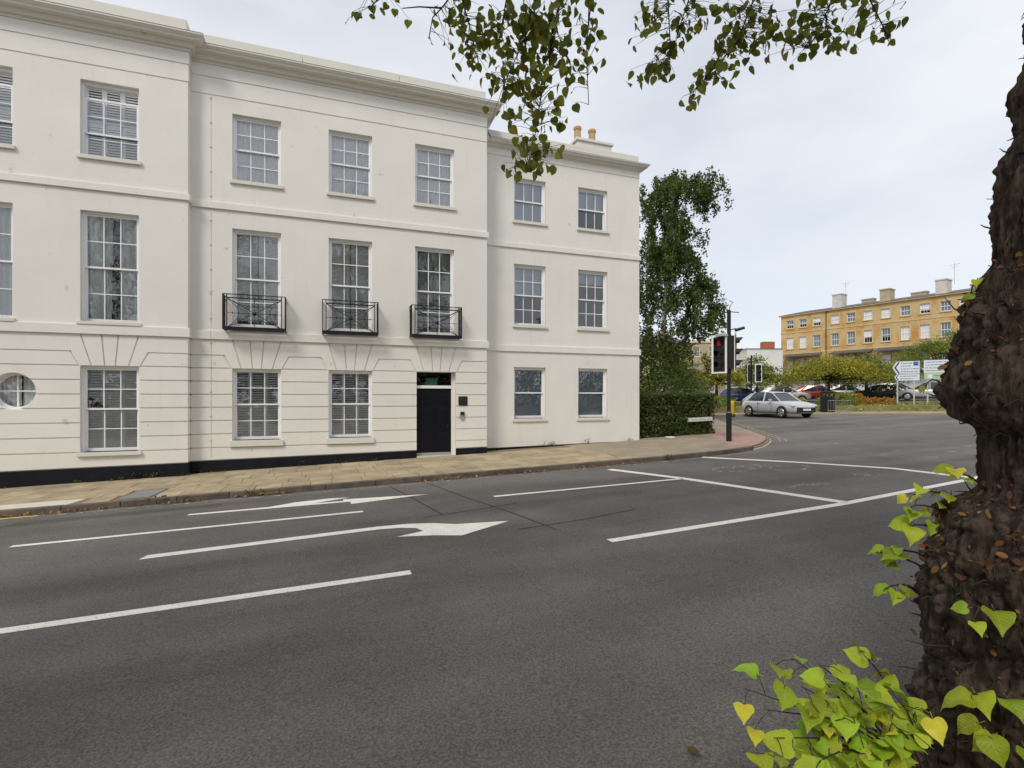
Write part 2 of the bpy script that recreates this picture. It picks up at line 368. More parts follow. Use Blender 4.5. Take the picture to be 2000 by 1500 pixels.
# individual slabs, shared unit mesh scaled per slab
sm = MB(); sm.box(-.5, .5, -.5, .5, -.03, 0)
slab_me = sm.mesh('slab', 'slab')
y = -3.385; row = 0
rows = [.60, .57, .55, .58, .56, .54]
for rw in rows:
    s = -9.6 - random.random() * .4
    while s < 7.2:
        wd = random.choice([.42, .5, .56, .62, .7]); yy = y + rw / 2
        if not (-5.75 < s + wd / 2 < -4.3 and row == 0 or -3.75 < s + wd / 2 < -3.1 and row in (0, 1)):
            o = link('slab', slab_me, pave); o.location = (s + wd / 2, yy, gz(s + wd / 2) + .1 + random.uniform(-.003, .003))
            o.scale = (wd - .012, rw - .012, 1); o.rotation_euler = (random.uniform(-.005, .005), -math.atan(G) + random.uniform(-.006, .006), 0)
        s += wd
    y += rw; row += 1
cp = [(x, yv) for x, yv in KIN if x > 7.6]
cp = [(7.4, -3.37)] + cp + [(20.8, 18), (14.2, 6), (13.9, 3.15), (10.4, 3.15), (10.4, .85), (7.4, .85)]
MB().prism_z(cp, lambda x: gz(x) + .06, lambda x: gz(x) + .1).build('worn_surface', 'concrete', pave)
MB().prism_z([(12.0, -2.72), (12.6, -2.42), (13.3, -1.88), (13.95, -1.32), (14.48, -.75), (15.05, .1), (15.6, .98), (14.2, 1.9), (13.4, .7), (12.2, -1.2), (11.6, -2.2)], lambda x: gz(x) + .09, lambda x: gz(x) + .106).build('tactile_paving', 'pink', pave)
MB().prism_z([(-5.72, -3.34), (-4.42, -3.34), (-4.32, -2.83), (-5.62, -2.83)], lambda x: gz(x) + .07, lambda x: gz(x) + .106).build('utility_cover', 'cover', pave)
MB().prism_z([(-3.72, -3.2), (-3.2, -3.2), (-3.12, -2.3), (-3.64, -2.3)], lambda x: gz(x) + .07, lambda x: gz(x) + .102).build('utility_cover', 'steel', pave)
kerb = MB().prism_z([(x, yv) for x, yv in offset(KERB, .03)] + [(x, yv) for x, yv in reversed(offset(KERB, .13))], lambda x: gz(x) - .1, lambda x: gz(x) + .07).build('kerb', 'mortar'); struct(kerb)
def along(path, step):
    P = [Vector(p) for p in path]; res = []; acc = 0
    for a, b in zip(P, P[1:]):
        d = (b - a).length; t = -acc % step if acc else 0
        n = int(round(d / step)) or 1
        for i in range(n): res.append((a + (b - a) * (i / n), a + (b - a) * ((i + 1) / n)))
    return res
for a, b in along(KERB, .915):
    if a.x < -10 or a.x > 24: continue
    t = (b - a).normalized(); n = Vector((-t.y, t.x)); a2 = a + t * .006; b2 = b - t * .006; j = random.uniform(-.006, .006)
    low = 11.7 < a.x < 16.5
    h = .03 if low else .112
    MB().prism_z([tuple(a2 + n * j), tuple(b2 + n * j), tuple(b2 + n * .15), tuple(a2 + n * .15)], lambda x: gz(x) - .08, lambda x: gz(x) + h + j * .5).build('kerbstone', 'kerbpale' if low else 'kerb', kerb, bevel=.012)
# near-side footway with the tree pit (camera stands here)
MB().prism_z([(-22, -13.4), (26, -13.4), (26, -20), (-22, -20)], lambda x: gz(x) - .05, lambda x: gz(x) + .1).build('footway', 'concrete')['kind'] = 'structure'
# road markings
def mark(name, m, poly, off=.004): return sheet(name, m, poly, off)
def line(name, m, pts, wd, off=.004):
    a = offset(pts, wd / 2); b = offset(pts, -wd / 2); mb = MB()
    for i in range(len(pts) - 1):
        mb.quad(*[(p[0], p[1], gz(p[0]) + off) for p in (b[i], b[i + 1], a[i + 1], a[i])])
    o = mb.build(name, m); o['kind'] = 'structure'; return o
line('lane_line', 'paint', [(-12, -9.34), (.86, -9.33)], .135)
line('lane_line', 'paint', [(-4.05, -5.99), (.58, -6.02)], .105)
line('lane_line', 'paint', [(2.9, -5.87), (7.0, -5.97)], .105)
line('centre_line', 'paint', [(3.36, -9.22), (7.6, -9.03), (11.4, -8.62), (13.5, -8.3)], .14)
line('stop_line', 'paint', [(6.35, -4.1), (7.03, -5.97), (7.78, -9.0)], .2)
line('stop_line', 'paint', [(9.55, -3.5), (10.75, -5.35), (11.65, -7.1), (11.72, -8.5)], .19)
mark('lane_arrow', 'paint', [(-2.15, -7.48), (-2.1, -7.31), (.7, -7.16), (1.15, -7.2), (1.5, -7.33), (1.78, -7.53), (2.55, -7.7), (1.72, -8.16), (1.36, -7.98), (.9, -7.84), (1.28, -7.7), (1.22, -7.5), (1.0, -7.38), (.7, -7.33)])
mark('lane_arrow', 'paint', [(-2.2, -4.94), (-2.18, -4.84), (-.95, -4.87), (-.55, -4.66), (.05, -4.58), (.42, -4.66), (.06, -4.8), (-.2, -4.92), (.3, -4.95), (.3, -4.8), (1.85, -5.06), (.42, -5.3), (.42, -5.08)])
line('gutter_line', 'paintw', [(-10, -3.75), (0, -3.76), (5, -3.75), (8.4, -3.7), (10.2, -3.56), (11.2, -3.4)], .06)
line('yellow_line', 'ypaint2', [(-12, -3.72), (-4.7, -3.72)], .09, .008)
for d in (.28, .46): line('yellow_line', 'ypaint', offset([(14.2, -1.35), (14.6, -.93), (15.2, 0.), (15.8, .9), (18, 4.4), (21.4, 9.8)], -d), .05)
# worn bicycle symbol
bk = MB()
def stroke(pts, wd):
    a = offset(pts, wd / 2); b = offset(pts, -wd / 2)
    for i in range(len(pts) - 1): bk.quad(*[(p[0], p[1], gz(p[0]) + .004) for p in (b[i], b[i + 1], a[i + 1], a[i])])
def ring(cx, cy, rx, ry): return [(cx + rx * math.cos(t * .35), cy + ry * math.sin(t * .35)) for t in range(19)]
stroke(ring(8.75, -5.5, .52, .3), .07); stroke(ring(9.95, -5.95, .52, .3), .07)
stroke([(8.75, -5.5), (9.1, -5.15), (9.7, -5.35), (9.3, -5.75), (8.75, -5.5)], .06); stroke([(9.7, -5.35), (9.95, -5.95)], .06); stroke([(9.65, -5.2), (9.85, -5.3)], .06)
tag(bk.build('cycle_symbol', 'paintw'), kind='structure')
for pts in ([(8.0, -7.7), (8.5, -7.55), (8.9, -7.75)], [(10.1, -7.3), (10.5, -7.25), (10.7, -7.45)], [(10.0, -7.2), (10.45, -7.45)]): line('scuffed_mark', 'paintw', pts, .09)
for x, yv in ((13.1, -3.7), (13.9, -4.4), (14.6, -5.2), (15.4, -6.0), (16.2, -6.9), (14.9, -3.2), (15.6, -3.9), (16.3, -4.7), (17.0, -5.5), (17.6, -6.3), (13.4, -5.6), (13.9, -6.4)):
    mark('scuffed_mark', 'paintw', [(x, yv), (x + .28, yv - .1), (x + .34, yv + .06), (x + .06, yv + .16)])
for pts in ([(1.25, -3.8), (1.5, -5.2), (1.74, -6.85)], [(1.45, -6.9), (2.3, -6.75), (3.1, -6.6)], [(2.05, -3.7), (2.4, -5.6), (2.75, -7.2), (3.0, -8.45)], [(2.5, -8.2), (3.6, -8.1), (4.6, -7.9)]):
    line('road_crack', 'crack', [(p[0] + random.uniform(-.02, .02), p[1]) for p in pts], .028, .003)
mark('road_patch', 'asphalt2', [(-4.9, -4.5), (-1.75, -4.34), (-1.85, -4.02), (-3.2, -4.08), (-4.8, -4.2)], .002)
mark('road_patch', 'asphalt2', [(20.5, 3.2), (22.3, 1.9), (22.8, 2.4), (21.0, 3.6)], .002)
# far verge beyond the junction
FAR = [(17.5, 21), (22.2, 11.9), (24.6, 10.1), (27.2, 8.1), (30.4, 4.2), (33.5, -.5), (38, -8), (46, -22)]
fk = MB().prism_z([(x, yv) for x, yv in FAR] + [(60, -22), (75, 10), (62, 60), (17.5, 60)], lambda x: gz(x) - .05, lambda x: gz(x) + .1).build('verge_footway', 'concrete'); struct(fk)
FIN = offset(FAR, 2.6)
vg = MB().prism_z([(x, yv) for x, yv in FIN] + [(54, -22), (48, 6), (40, 16), (28, 30)], lambda x: gz(x), lambda x: gz(x) + .16).build('grass_verge', 'grass'); struct(vg)
struct(sheet('car_park', 'asphalt2', [(28, 32), (39, 18), (47, 7), (53, -22), (68, -22), (70, 10), (66, 48), (40, 60)], .17))

# ------------------------------------------------------------------ windows
def louvres(mb, x0, x1, z0, z1, y, pitch, depth=.05, tilt=.6):
    n = int((z1 - z0) / pitch)
    for i in range(n):
        z = z0 + (i + .5) * (z1 - z0) / n; dz = depth / 2 * math.sin(tilt); dy = depth / 2 * math.cos(tilt)
        mb.quad((x0, y - dy, z - dz), (x1, y - dy, z - dz), (x1, y + dy, z + dz), (x0, y + dy, z + dz))
def drapes(mb, x0, x1, z0, z1, y, amp=.025, wl=.09, flare=0.):
    n = max(4, int((x1 - x0) / .018)); top = []; bot = []
    for i in range(n + 1):
        x = x0 + (x1 - x0) * i / n; yy = y + amp * math.sin(x / wl * 6.28 + math.sin(x * 9) * 1.4)
        top.append((x, yy, z1)); bot.append((x + flare * (i / n - .5), yy + random.uniform(-.004, .004), z0))
    for i in range(n): mb.quad(bot[i], bot[i + 1], top[i + 1], top[i])
def window(bld, x0, x1, z0, z1, y0, rows=(2, 2), cols=3, kind='dark', sill=(.09, .06), drop=0., wall='trim', dress=None):
    """sash window in an opening: box frame, two sashes with glazing bars, one pane object for each light, sill and what hangs inside"""
    yf = y0 + .10; fb = .045; m = MB()
    m.box(x0, x0 + fb, yf, yf + .14, z0, z1).box(x1 - fb, x1, yf, yf + .14, z0, z1).box(x0 + fb, x1 - fb, yf, yf + .14, z1 - fb, z1)
    zm = z0 + (z1 - z0) * (rows[1] / (rows[0] + rows[1])) if rows[0] != rows[1] else (z0 + z1) / 2
    win = None; panes = []
    for up in (1, 0):
        ys = yf + (.035 if up else .08); a, b = x0 + fb, x1 - fb
        lo, hi = (zm - .018 - drop, z1 - fb - drop) if up else (z0 + .01, zm + .018)
        st = .042; br = .04 if up else .075; tr_ = .045 if up else .036
        m.box(a, a + st, ys, ys + .04, lo, hi).box(b - st, b, ys, ys + .04, lo, hi).box(a + st, b - st, ys, ys + .04, lo, lo + br).box(a + st, b - st, ys, ys + .04, hi - tr_, hi)
        gx0, gx1, g0, g1 = a + st, b - st, lo + br, hi - tr_; bw = .021; nr = rows[0] if up else rows[1]
        px = (gx1 - gx0 - bw * (cols - 1)) / cols; pz = (g1 - g0 - bw * (nr - 1)) / nr
        for i in range(1, cols): x = gx0 + i * px + (i - 1) * bw; m.box(x, x + bw, ys + .005, ys + .035, g0, g1)
        for j in range(1, nr):
            z = g0 + j * pz + (j - 1) * bw
            for i in range(cols): xx = gx0 + i * (px + bw); m.box(xx, xx + px, ys + .005, ys + .035, z, z + bw)
        for i in range(cols):
            for j in range(nr): panes.append((gx0 + i * (px + bw) + px / 2, ys + .02, g0 + j * (pz + bw) + pz / 2, px, pz))
    win = m.build('window', 'white', bld)
    key = None
    for cx, yy, cz, px, pz in panes:
        k = (round(px, 3), round(pz, 3))
        if k != key: pm = MB().quad((-px / 2, 0, -pz / 2), (px / 2, 0, -pz / 2), (px / 2, 0, pz / 2), (-px / 2, 0, pz / 2)).mesh('pane', 'glass'); key = k
        p = link('pane', pm, win); p.location = (cx, yy, cz); p.rotation_euler = (random.uniform(-.006, .006), 0, random.uniform(-.008, .008))
    h, pr = sill
    MB().box(x0 - .055, x1 + .055, y0 - pr, y0 + .22, z0 - h, z0).build('sill', wall, win, bevel=.006)
    yi = yf + .138; a, b = x0 + .03, x1 - .03
    if kind == 'shutter' or kind == 'shutterclosed':
        f = MB(); n = 3; wd = (b - a) / n; t = .62 if kind == 'shutter' else .98
        for i in range(n):
            c, d = a + i * wd, a + (i + 1) * wd
            f.box(c, c + .05, yi - .015, yi + .015, z0, z1).box(d - .05, d, yi - .015, yi + .015, z0, z1)
            for zz in (z0, zm - .05, z1 - .08): f.box(c + .05, d - .05, yi - .014, yi + .014, zz, zz + .08)
            louvres(f, c + .05, d - .05, z0 + .08, zm - .05, yi, .062, .07, .98)
            louvres(f, c + .05, d - .05, zm + .03, z1 - .08, yi, .062, .068, t + .06 * i)
        f.build('shutter', 'slat', win)
    elif kind in ('blind', 'blindgrey'):
        f = MB(); bot = z0 if dress is None else z1 - (z1 - z0) * dress
        f.box(a, b, yi - .02, yi + .02, z1 - .06, z1); louvres(f, a, (a + b) / 2 - .012, bot, z1 - .06, yi, .035, .04, 1.05); louvres(f, (a + b) / 2 + .012, b, bot, z1 - .06, yi, .035, .04, 1.05)
        f.build('blind', 'slat' if kind == 'blind' else 'slatgrey', win)
    elif kind == 'net':
        f = MB(); drapes(f, a, b, z0, z1, yi, .012, .07); f.build('curtain', 'net', win)
    elif kind == 'curtain':
        f = MB(); mid = (a + b) / 2 + .06; drapes(f, a, mid - .09, z0, z1, yi + .02, .03, .13, -.06); drapes(f, mid + .05, b, z0, z1, yi + .02, .03, .13, -.06); f.build('curtain', 'drape', win)
    elif kind == 'roller':
        f = MB(); bot = z0 if dress is None else z1 - (z1 - z0) * dress; f.box(a, b, yi - .004, yi + .004, bot, z1); f.build('roller_blind', 'roller', win)
    elif kind == 'frost':
        f = MB(); f.box(a, b, yi - .004, yi + .004, z0, z1); f.build('privacy_film', 'frost', win)
    return win

def shell(b, x0, x1, y0, y1, z0, z1, m='stucco'):
    """side walls, back and roof deck that close the building behind its front"""
    MB().box(x0, x0 + .25, y0 + .32, y1, z0, z1).build('side_wall', m, b); MB().box(x1 - .25, x1, y0 + .32, y1, z0, z1).build('side_wall', m, b)
    MB().box(x0 + .25, x1 - .25, y1 - .3, y1, z0, z1).build('back_wall', m, b)
    MB().box(x0 + .25, x1 - .25, y0 + .32, y1 - .3, z1 - .2, z1).build('roof_deck', 'lead', b)
    for z in (3.2, 6.5): MB().box(x0 + .25, x1 - .25, y0 + .45, y1 - .3, z, z + .2).build('floor', 'dark', b)
    MB().box(x0 + .25, x1 - .25, y0 + 3.2, y0 + 3.3, z0, z1 - .2).build('partition', 'dark', b)

JOINTS = [.635, .98, 1.32, 1.657, 1.986, 2.32, 2.655]
ZS = 3.385; ZL = 2.98; JW = .014
def zpl(x): return .352 + .0146 * x
def fan(c, hw):
    """joint positions of a flat arch: (top x, bottom x) from the keystone outwards, on one side"""
    return [(.165, .105), (.57, .365)], (.76, hw + .025)
def rustic(bld, x0, x1, y0, openings, circle=None, proud=.03):
    """coursed stucco blocks with sunk joints, flat arches over the openings; every block is a part"""
    ops = sorted(openings); yb = y0 + proud
    def blk(poly, nm='rusticated_block'):
        MB().prism_y(poly, y0, yb + .01).build(nm, 'stucco', bld, bevel=.005)
    # straight courses
    for i, zt in enumerate(JOINTS):
        zb = None if i == 0 else JOINTS[i - 1]
        cuts = [(a - 0., b) for a, b, lo, hi in ops if lo < zt - .02 and hi > (zb or zpl(0)) + .02]
        segs = []; c = x0
        for a, b in cuts: segs.append((c, a)); c = b
        segs.append((c, x1))
        for a, b in segs:
            if b - a < .05: continue
            za, zb2 = (zpl(a), zpl(b)) if zb is None else (zb, zb)
            lo = [(a, za + JW), (b, zb2 + JW)]; hi = [(b, zt - JW), (a, zt - JW)]
            if circle and a < circle[0] < b:
                cx, cz, r = circle; r += .0
                z0_, z1_ = za + JW, zt - JW
                def arcs(zlo, zhi, sgn): return [(cx + sgn * math.sqrt(max(0, r * r - (z - cz) ** 2)), z) for z in [zlo + (zhi - zlo) * k / 10 for k in range(11)]]
                if z0_ > cz - r and z1_ < cz + r:
                    blk([(a, z0_)] + arcs(z0_, z1_, -1) + [(a, z1_)]); blk([(b, z1_)] + list(reversed(arcs(z0_, z1_, 1))) + [(b, z0_)]); continue
                if z0_ < cz + r < z1_:
                    h = math.sqrt(max(0, r * r - (z0_ - cz) ** 2)); blk([(a, z0_), (cx - h, z0_)] + [(cx + r * math.cos(t), cz + r * math.sin(t)) for t in [math.pi - math.asin((z0_ - cz) / r) - k * (math.pi - 2 * math.asin((z0_ - cz) / r)) / 12 for k in range(1, 12)]] + [(cx + h, z0_), (b, z0_), (b, z1_), (a, z1_)]); continue
                if z0_ < cz - r < z1_:
                    h = math.sqrt(max(0, r * r - (z1_ - cz) ** 2)); th = math.asin((cz - z1_) / r)
                    blk([(a, z0_), (b, z0_), (b, z1_), (cx + h, z1_)] + [(cx + r * math.cos(t), cz + r * math.sin(t)) for t in [-th - k * (math.pi - 2 * th) / 12 for k in range(1, 12)]] + [(cx - h, z1_), (a, z1_)]); continue
            blk(lo + hi)
    # flat arches: keystone and voussoirs, then the long blocks that run between the arches
    zh = JOINTS[-1]; prev = None; arches = [((a + b) / 2, (b - a) / 2) for a, b, lo, hi in ops if abs(hi - zh) < .1]
    for c, hw in arches:
        (k1, k2), (ot, ob) = fan(c, hw)
        blk([(c - k1[1] + JW, zh), (c + k1[1] - JW, zh), (c + k1[0] - JW, ZS), (c - k1[0] + JW, ZS)], 'keystone')
        for sg in (-1, 1):
            p = [(c + sg * (k1[1] + JW), zh), (c + sg * (k2[1] - JW), zh), (c + sg * (k2[0] - JW), ZS), (c + sg * (k1[0] + JW), ZS)]
            blk(p if sg > 0 else p[::-1], 'voussoir')
    ends = [None] + arches + [None]
    for l, r in zip(ends, ends[1:]):
        if l is None and r is None: continue
        top = []; p = []
        def right_of(c, hw): (k1, k2), (ot, ob) = fan(c, hw); return [(c + k2[0] + JW, ZS), (c + k2[1] + JW, zh), (c + ob - JW, zh), (c + ot - JW * .5, ZL + JW)], c + ot + JW, c + ob + JW
        def left_of(c, hw): (k1, k2), (ot, ob) = fan(c, hw); return [(c - ot + JW * .5, ZL + JW), (c - ob + JW, zh), (c - k2[1] - JW, zh), (c - k2[0] - JW, ZS)], c - ot - JW, c - ob - JW
        if l: pl, xt0, xb0 = right_of(*l)
        else: pl, xt0, xb0 = [(x0, ZS), (x0, ZL + JW)], x0, x0
        if r: pr, xt1, xb1 = left_of(*r)
        else: pr, xt1, xb1 = [(x1, ZL + JW), (x1, ZS)], x1, x1
        blk(pl + pr)
        blk([(xb0, zh + JW), (xb1, zh + JW), (xt1, ZL - JW), (xt0, ZL - JW)])
CORN = [(0, 10.33), (.055, 10.33), (.065, 10.385), (.13, 10.395), (.15, 10.44), (.17, 10.45), (.185, 10.49), (.30, 10.50), (.315, 10.54), (.345, 10.56), (.37, 10.595), (.385, 10.6), (.385, 10.635), (0, 10.675)]
CAP = [(.0, 10.66), (.392, 10.637), (.392, 10.645), (0, 10.69)]
def parapet(b, x0, x1, ya, yb, z0, z1, step, m='trim'):
    n = max(1, round((x1 - x0) / step))
    for i in range(n):
        a = x0 + (x1 - x0) * i / n; e = x0 + (x1 - x0) * (i + 1) / n
        MB().box(a + (.004 if i else 0), e - (.004 if i < n - 1 else 0), ya, yb, z0, z1).build('parapet_block', m, b, bevel=.012)

# ---------------------------------------------------------------- centre building
mb_ = thing('stucco_building', 'cream stucco building with three small iron balconies and the black front door', 'building', (.7, 4, 0), world=True)
MX0, MX1 = -3.19, 4.556; HW = .5725
cs = [-1.69, .64, 2.98]
dr = (2.45, 3.60)
up = [rect(c - HW, c + HW, 7.49, 9.195) for c in cs] + [rect(c - HW, c + HW, 3.74, 6.25) for c in cs]
holed_wall('upper_wall', 'stucco', mb_, rect(MX0, MX1, ZS, 10.5), up, 0, .32)
gops = [(cs[0] - HW, cs[0] + HW, .80, 2.655), (cs[1] - HW, cs[1] + HW, .80, 2.655)]
base_outer = [(MX0, -.4), (dr[0], -.4), (dr[0], 2.645), (dr[1], 2.645), (dr[1], -.4), (MX1, -.4), (MX1, ZS), (MX0, ZS)]
holed_wall('lower_wall', 'stucco', mb_, base_outer, [rect(*g) for g in gops], .03, .3)
rustic(mb_, MX0, MX1, 0, gops + [(dr[0], dr[1], -1, 2.645)])
for a, b in ((MX0, dr[0]), (dr[1], MX1)):
    MB().prism_y([(a, -.4), (b, -.4), (b, zpl(b) - .006), (a, zpl(a) - .006)], -.012, .02).build('plinth', 'plinth', mb_, bevel=.006)
MB().box(MX0, MX1 + .05, -.05, -.0005, ZS, 3.60).build('string_course', 'stucco', mb_, bevel=.008)
MB().box(MX0, MX1 + .05, -.05, -.0005, 6.70, 6.87).build('string_course', 'stucco', mb_, bevel=.008)
MB().box(MX0, MX1, -.014, -.0005, 9.59, 10.018).build('frieze_band', 'stucco', mb_); MB().box(MX0, MX1, -.028, -.0005, 10.022, 10.34).build('frieze_band', 'stucco', mb_)
sweep(MB(), CORN, [(MX0, 0), (MX1, 0), (MX1, 3.2)]).build('cornice', 'trim', mb_)
sweep(MB(), CAP, [(MX0, 0), (MX1, 0), (MX1, 3.2)]).build('flashing', 'lead', mb_)
parapet(mb_, MX0 + .05, MX1 - .04, .0, .4, 10.66, 11.09, 2.6)
shell(mb_, MX0, MX1, 0, 9, -.4, 10.5)
for i, (c, k, dv) in enumerate(zip(cs, ('net', 'net', 'net'), (None,) * 3)): window(mb_, c - HW, c + HW, 7.49, 9.195, 0, kind=k)
for c, k, dv in zip(cs, ('blind', 'blind', 'blindgrey'), (.93, .97, .9)): window(mb_, c - HW, c + HW, 3.74, 6.25, 0, kind=k, sill=(.1, .05), dress=dv)
window(mb_, cs[0] - HW, cs[0] + HW, .80, 2.655, 0, kind='shutter', sill=(.155, .06)); window(mb_, cs[1] - HW, cs[1] + HW, .80, 2.655, 0, kind='shutter', sill=(.155, .06), dress=1)
# thin cable down the wall with clips
cb = MB().tube([(-2.745, -.012 if z > 3.7 else -.012, z) for z in (.4, 3.3)], .0045, 5).tube([(-2.745, -.055, z) for z in (3.36, 3.62)], .0045, 5).tube([(-2.745, -.006, z) for z in (3.66, 10.0)], .0045, 5).build('cable_run', 'trim', mb_)
for z in [.8 + i * .62 for i in range(15)]: MB().box(-2.768, -2.722, -.012, 0, z, z + .016).build('cable_clip', 'grey', cb)
# front door
dz0 = gz(3) + .13
d = MB().box(2.455, 3.50, .20, .25, dz0, 2.165).build('door', 'door', mb_, bevel=.004)
for cx in (2.72, 3.235):
    for z0, z1 in ((1.72, 2.02), (.98, 1.6), (.34, .86)):
        p = MB(); w_ = .19
        p.prism_y([(cx - w_, z0), (cx + w_, z0), (cx + w_, z1), (cx - w_, z1)], .185, .199)
        p.build('panel', 'door', d, bevel=.012)
MB().lathe((3.40, .15, 1.06), [(.012, 0), (.028, .01), (.03, .03), (.012, .05)], 12, 'y').build('knob', 'iron', d)
MB().box(2.455, 3.50, .16, .20, dz0, dz0 + .07).build('weather_bar', 'grey', d)
MB().box(2.45, 3.5, .15, .27, 2.175, 2.26).build('transom', 'white', mb_)
MB().box(3.502, 3.6, .17, .30, gz(3.55) + .1, 2.645).build('door_jamb', 'stucco', mb_)
MB().box(2.45, 3.6, -.03, .25, gz(3) + .02, gz(3) + .125).build('threshold', 'cover', mb_)
fl = MB().box(2.45, 2.50, .18, .24, 2.262, 2.645).box(3.45, 3.50, .18, .24, 2.262, 2.645).box(2.50, 3.45, .18, .24, 2.60, 2.645).build('fanlight', 'door', mb_)
p = link('pane', MB().quad((2.5, .21, 2.262), (3.45, .21, 2.262), (3.45, .21, 2.60), (2.5, .21, 2.60)).mesh('pane', 'glassd'), fl)
MB().box(2.40, 3.65, .9, .95, 2.2, 2.8).build('hall_wall', 'dark', fl)
es = thing('exit_sign', 'green and grey fire exit sign behind the glass above the black door', 'sign', (2.96, .4, 2.28), world=True)
MB().box(2.77, 3.15, .39, .45, 2.44, 2.49).build('housing', 'grey', es); MB().box(2.79, 3.13, .405, .42, 2.275, 2.438).build('green_panel', 'green', es)
# running figure and arrow in pale green
pic = MB().box(2.93, 2.99, .398, .403, 2.31, 2.37).box(2.95, 3.0, .398, .403, 2.38, 2.41).box(2.90, 2.93, .398, .403, 2.29, 2.34).box(3.0, 3.03, .398, .403, 2.33, 2.36).box(3.06, 3.11, .398, .403, 2.30, 2.41).box(2.81, 2.86, .398, .403, 2.33, 2.37)
pic.build('pictogram', 'signgreen', es)
def balcony(c):
    b = MB(); x0, x1 = c - .725, c + .725; z0, z1 = 3.615, 4.505; yf = -.38
    b.box(x0, x1, yf - .015, yf + .015, z0, z0 + .07).box(x0, x0 + .03, yf, 0, z0, z0 + .04).box(x1 - .03, x1, yf, 0, z0, z0 + .04)
    for k in range(1, 5): b.box(x0, x1, yf + k * .076 - .012, yf + k * .076 + .012, z0 + .005, z0 + .03)
    o = b.build('balcony', 'iron', mb_)
    f = MB(); h = .011
    for x in (x0 + h, x0 + .1, x1 - .1, x1 - h): f.box(x - h, x + h, yf - h, yf + h, z0 + .04, z1)
    f.box(x0, x1, yf - h, yf + h, z1 - .018, z1); f.box(x0 + .1, x1 - .1, yf - h - .003, yf + h + .003, z1 - .115, z1 - .09)
    zc = (z0 + z1 - .09) / 2 + .01; a, e = x0 + .1, x1 - .1; lo, hi = z0 + .05, z1 - .11
    for p, q in (((a, lo), (e, hi)), ((a, hi), (e, lo))): f.tube([(p[0], yf, p[1]), (q[0], yf, q[1])], .008, 5)
    f.tube([(a, yf, zc), (e, yf, zc)], .0055, 5); f.tube([(c, yf, lo), (c, yf, hi)], .0055, 5)
    for sg in (-1, 1):
        f.tube([(c + sg * (.62 - .27 * math.sin(t)), yf, lo + (hi - lo) * t / math.pi) for t in [math.pi * i / 12 for i in range(13)]], .006, 5)
        f.tube([(c - .6 + 1.2 * t, yf, zc + sg * (.36 - .2 * math.sin(math.pi * t))) for t in [i / 12 for i in range(13)]], .006, 5)
        for k in (.36, .5): f.lathe((c + sg * k, yf, zc), [(.004, -.035), (.016, 0), (.004, .035)], 6, 'x')
        f.lathe((c, yf, zc + sg * .3), [(.004, -.03), (.014, 0), (.004, .03)], 6)
    n = 9
    for k in range(n):
        cx = a + (e - a) * (k + .5) / n; f.tube([(cx + .042 * math.cos(t), yf, z1 - .054 + .03 * math.sin(t)) for t in [6.283 * i / 8 for i in range(9)]], .004, 4)
    for sg, x in ((-1, a + .24), (1, e - .24)): f.lathe((x, yf, zc + .17), [(.004, -.02), (.012, 0), (.004, .02)], 6, 'x'); f.lathe((x, yf, zc - .17), [(.004, -.02), (.012, 0), (.004, .02)], 6, 'x')
    f.build('front_panel', 'iron', o)
    MB().lathe((c, yf - .005, zc), [(.01, -.025), (.042, -.012), (.05, 0), (.042, .012), (.01, .025)], 12, 'y').build('boss', 'iron', o)
    for x in (x0 + h, x1 - h):
        s = MB(); s.box(x - h, x + h, yf + .012, 0, z1 - .02, z1 - .002).box(x - h, x + h, yf + .012, 0, z1 - .115, z1 - .095)
        for k in range(1, 5):
            yy = yf + .38 * k / 4.4; s.box(x - .007, x + .007, yy - .007, yy + .007, z0 + .04, z1 - .02)
        for zz in (.2, .4, .6): s.tube([(x, yf + .19 + .12 * math.cos(t), z0 + zz + .1 * math.sin(t)) for t in [6.283 * i / 10 for i in range(11)]], .008, 5)
        s.build('side_panel', 'iron', o)
for c in cs: balcony(c - .015)
pq = thing('wall_plaque', 'square black plaque on the wall right of the black door', 'plaque', (3.813, 0, 1.81), world=True)
MB().box(3.676, 3.95, -.03, -.002, 1.672, 1.944).build('plate', 'blackp', pq, bevel=.02)
MB().box(3.74, 3.88, -.0315, -.0305, 1.805, 1.818).box(3.76, 3.86, -.0315, -.0305, 1.78, 1.79).build('faint_lettering', 'navy', pq)
ic = thing('door_intercom', 'small grey door entry unit with black top below the square plaque', 'intercom', (3.79, 0, 1.36), world=True)
MB().box(3.725, 3.86, -.045, -.002, 1.30, 1.49).build('case', 'steel', ic, bevel=.012); MB().box(3.738, 3.847, -.052, -.046, 1.395, 1.482).build('camera_window', 'blackp', ic)
MB().lathe((3.79, -.046, 1.30), [(.05, 0), (.055, .02), (.05, .044)], 14, 'y').build('speaker', 'grey', ic)

# ---------------------------------------------------------------- left bay
lb = thing('stucco_building', 'projecting cream stucco bay at the left with a round porthole window', 'building', (-6, 4, 0), world=True)
YL = -.28; LX0, LX1 = -12.6, -3.19
ct, cA = -4.78, -7.165
up = [rect(c - .575, c + .575, 7.54, 9.29) for c in (ct, cA, cA - 2.4)] + [rect(c - .575, c + .575, 3.68, 6.26) for c in (ct, cA, cA - 2.4)]
holed_wall('upper_wall', 'stucco', lb, rect(LX0, LX1, ZS, 10.5), up, YL, .32)
CIR = (-6.59, 2.056, .41)
circ = [(CIR[0] + CIR[2] * math.cos(-t), CIR[1] + CIR[2] * math.sin(-t)) for t in [6.28318 * i / 40 for i in range(40)]]
gop = (ct - .575, ct + .575, .63, 2.645)
holed_wall('lower_wall', 'stucco', lb, rect(LX0, LX1 - .024, -.6, ZS), [rect(*gop), circ], YL + .03, .3)
rustic(lb, -9.2, LX1, YL, [gop], circle=CIR)
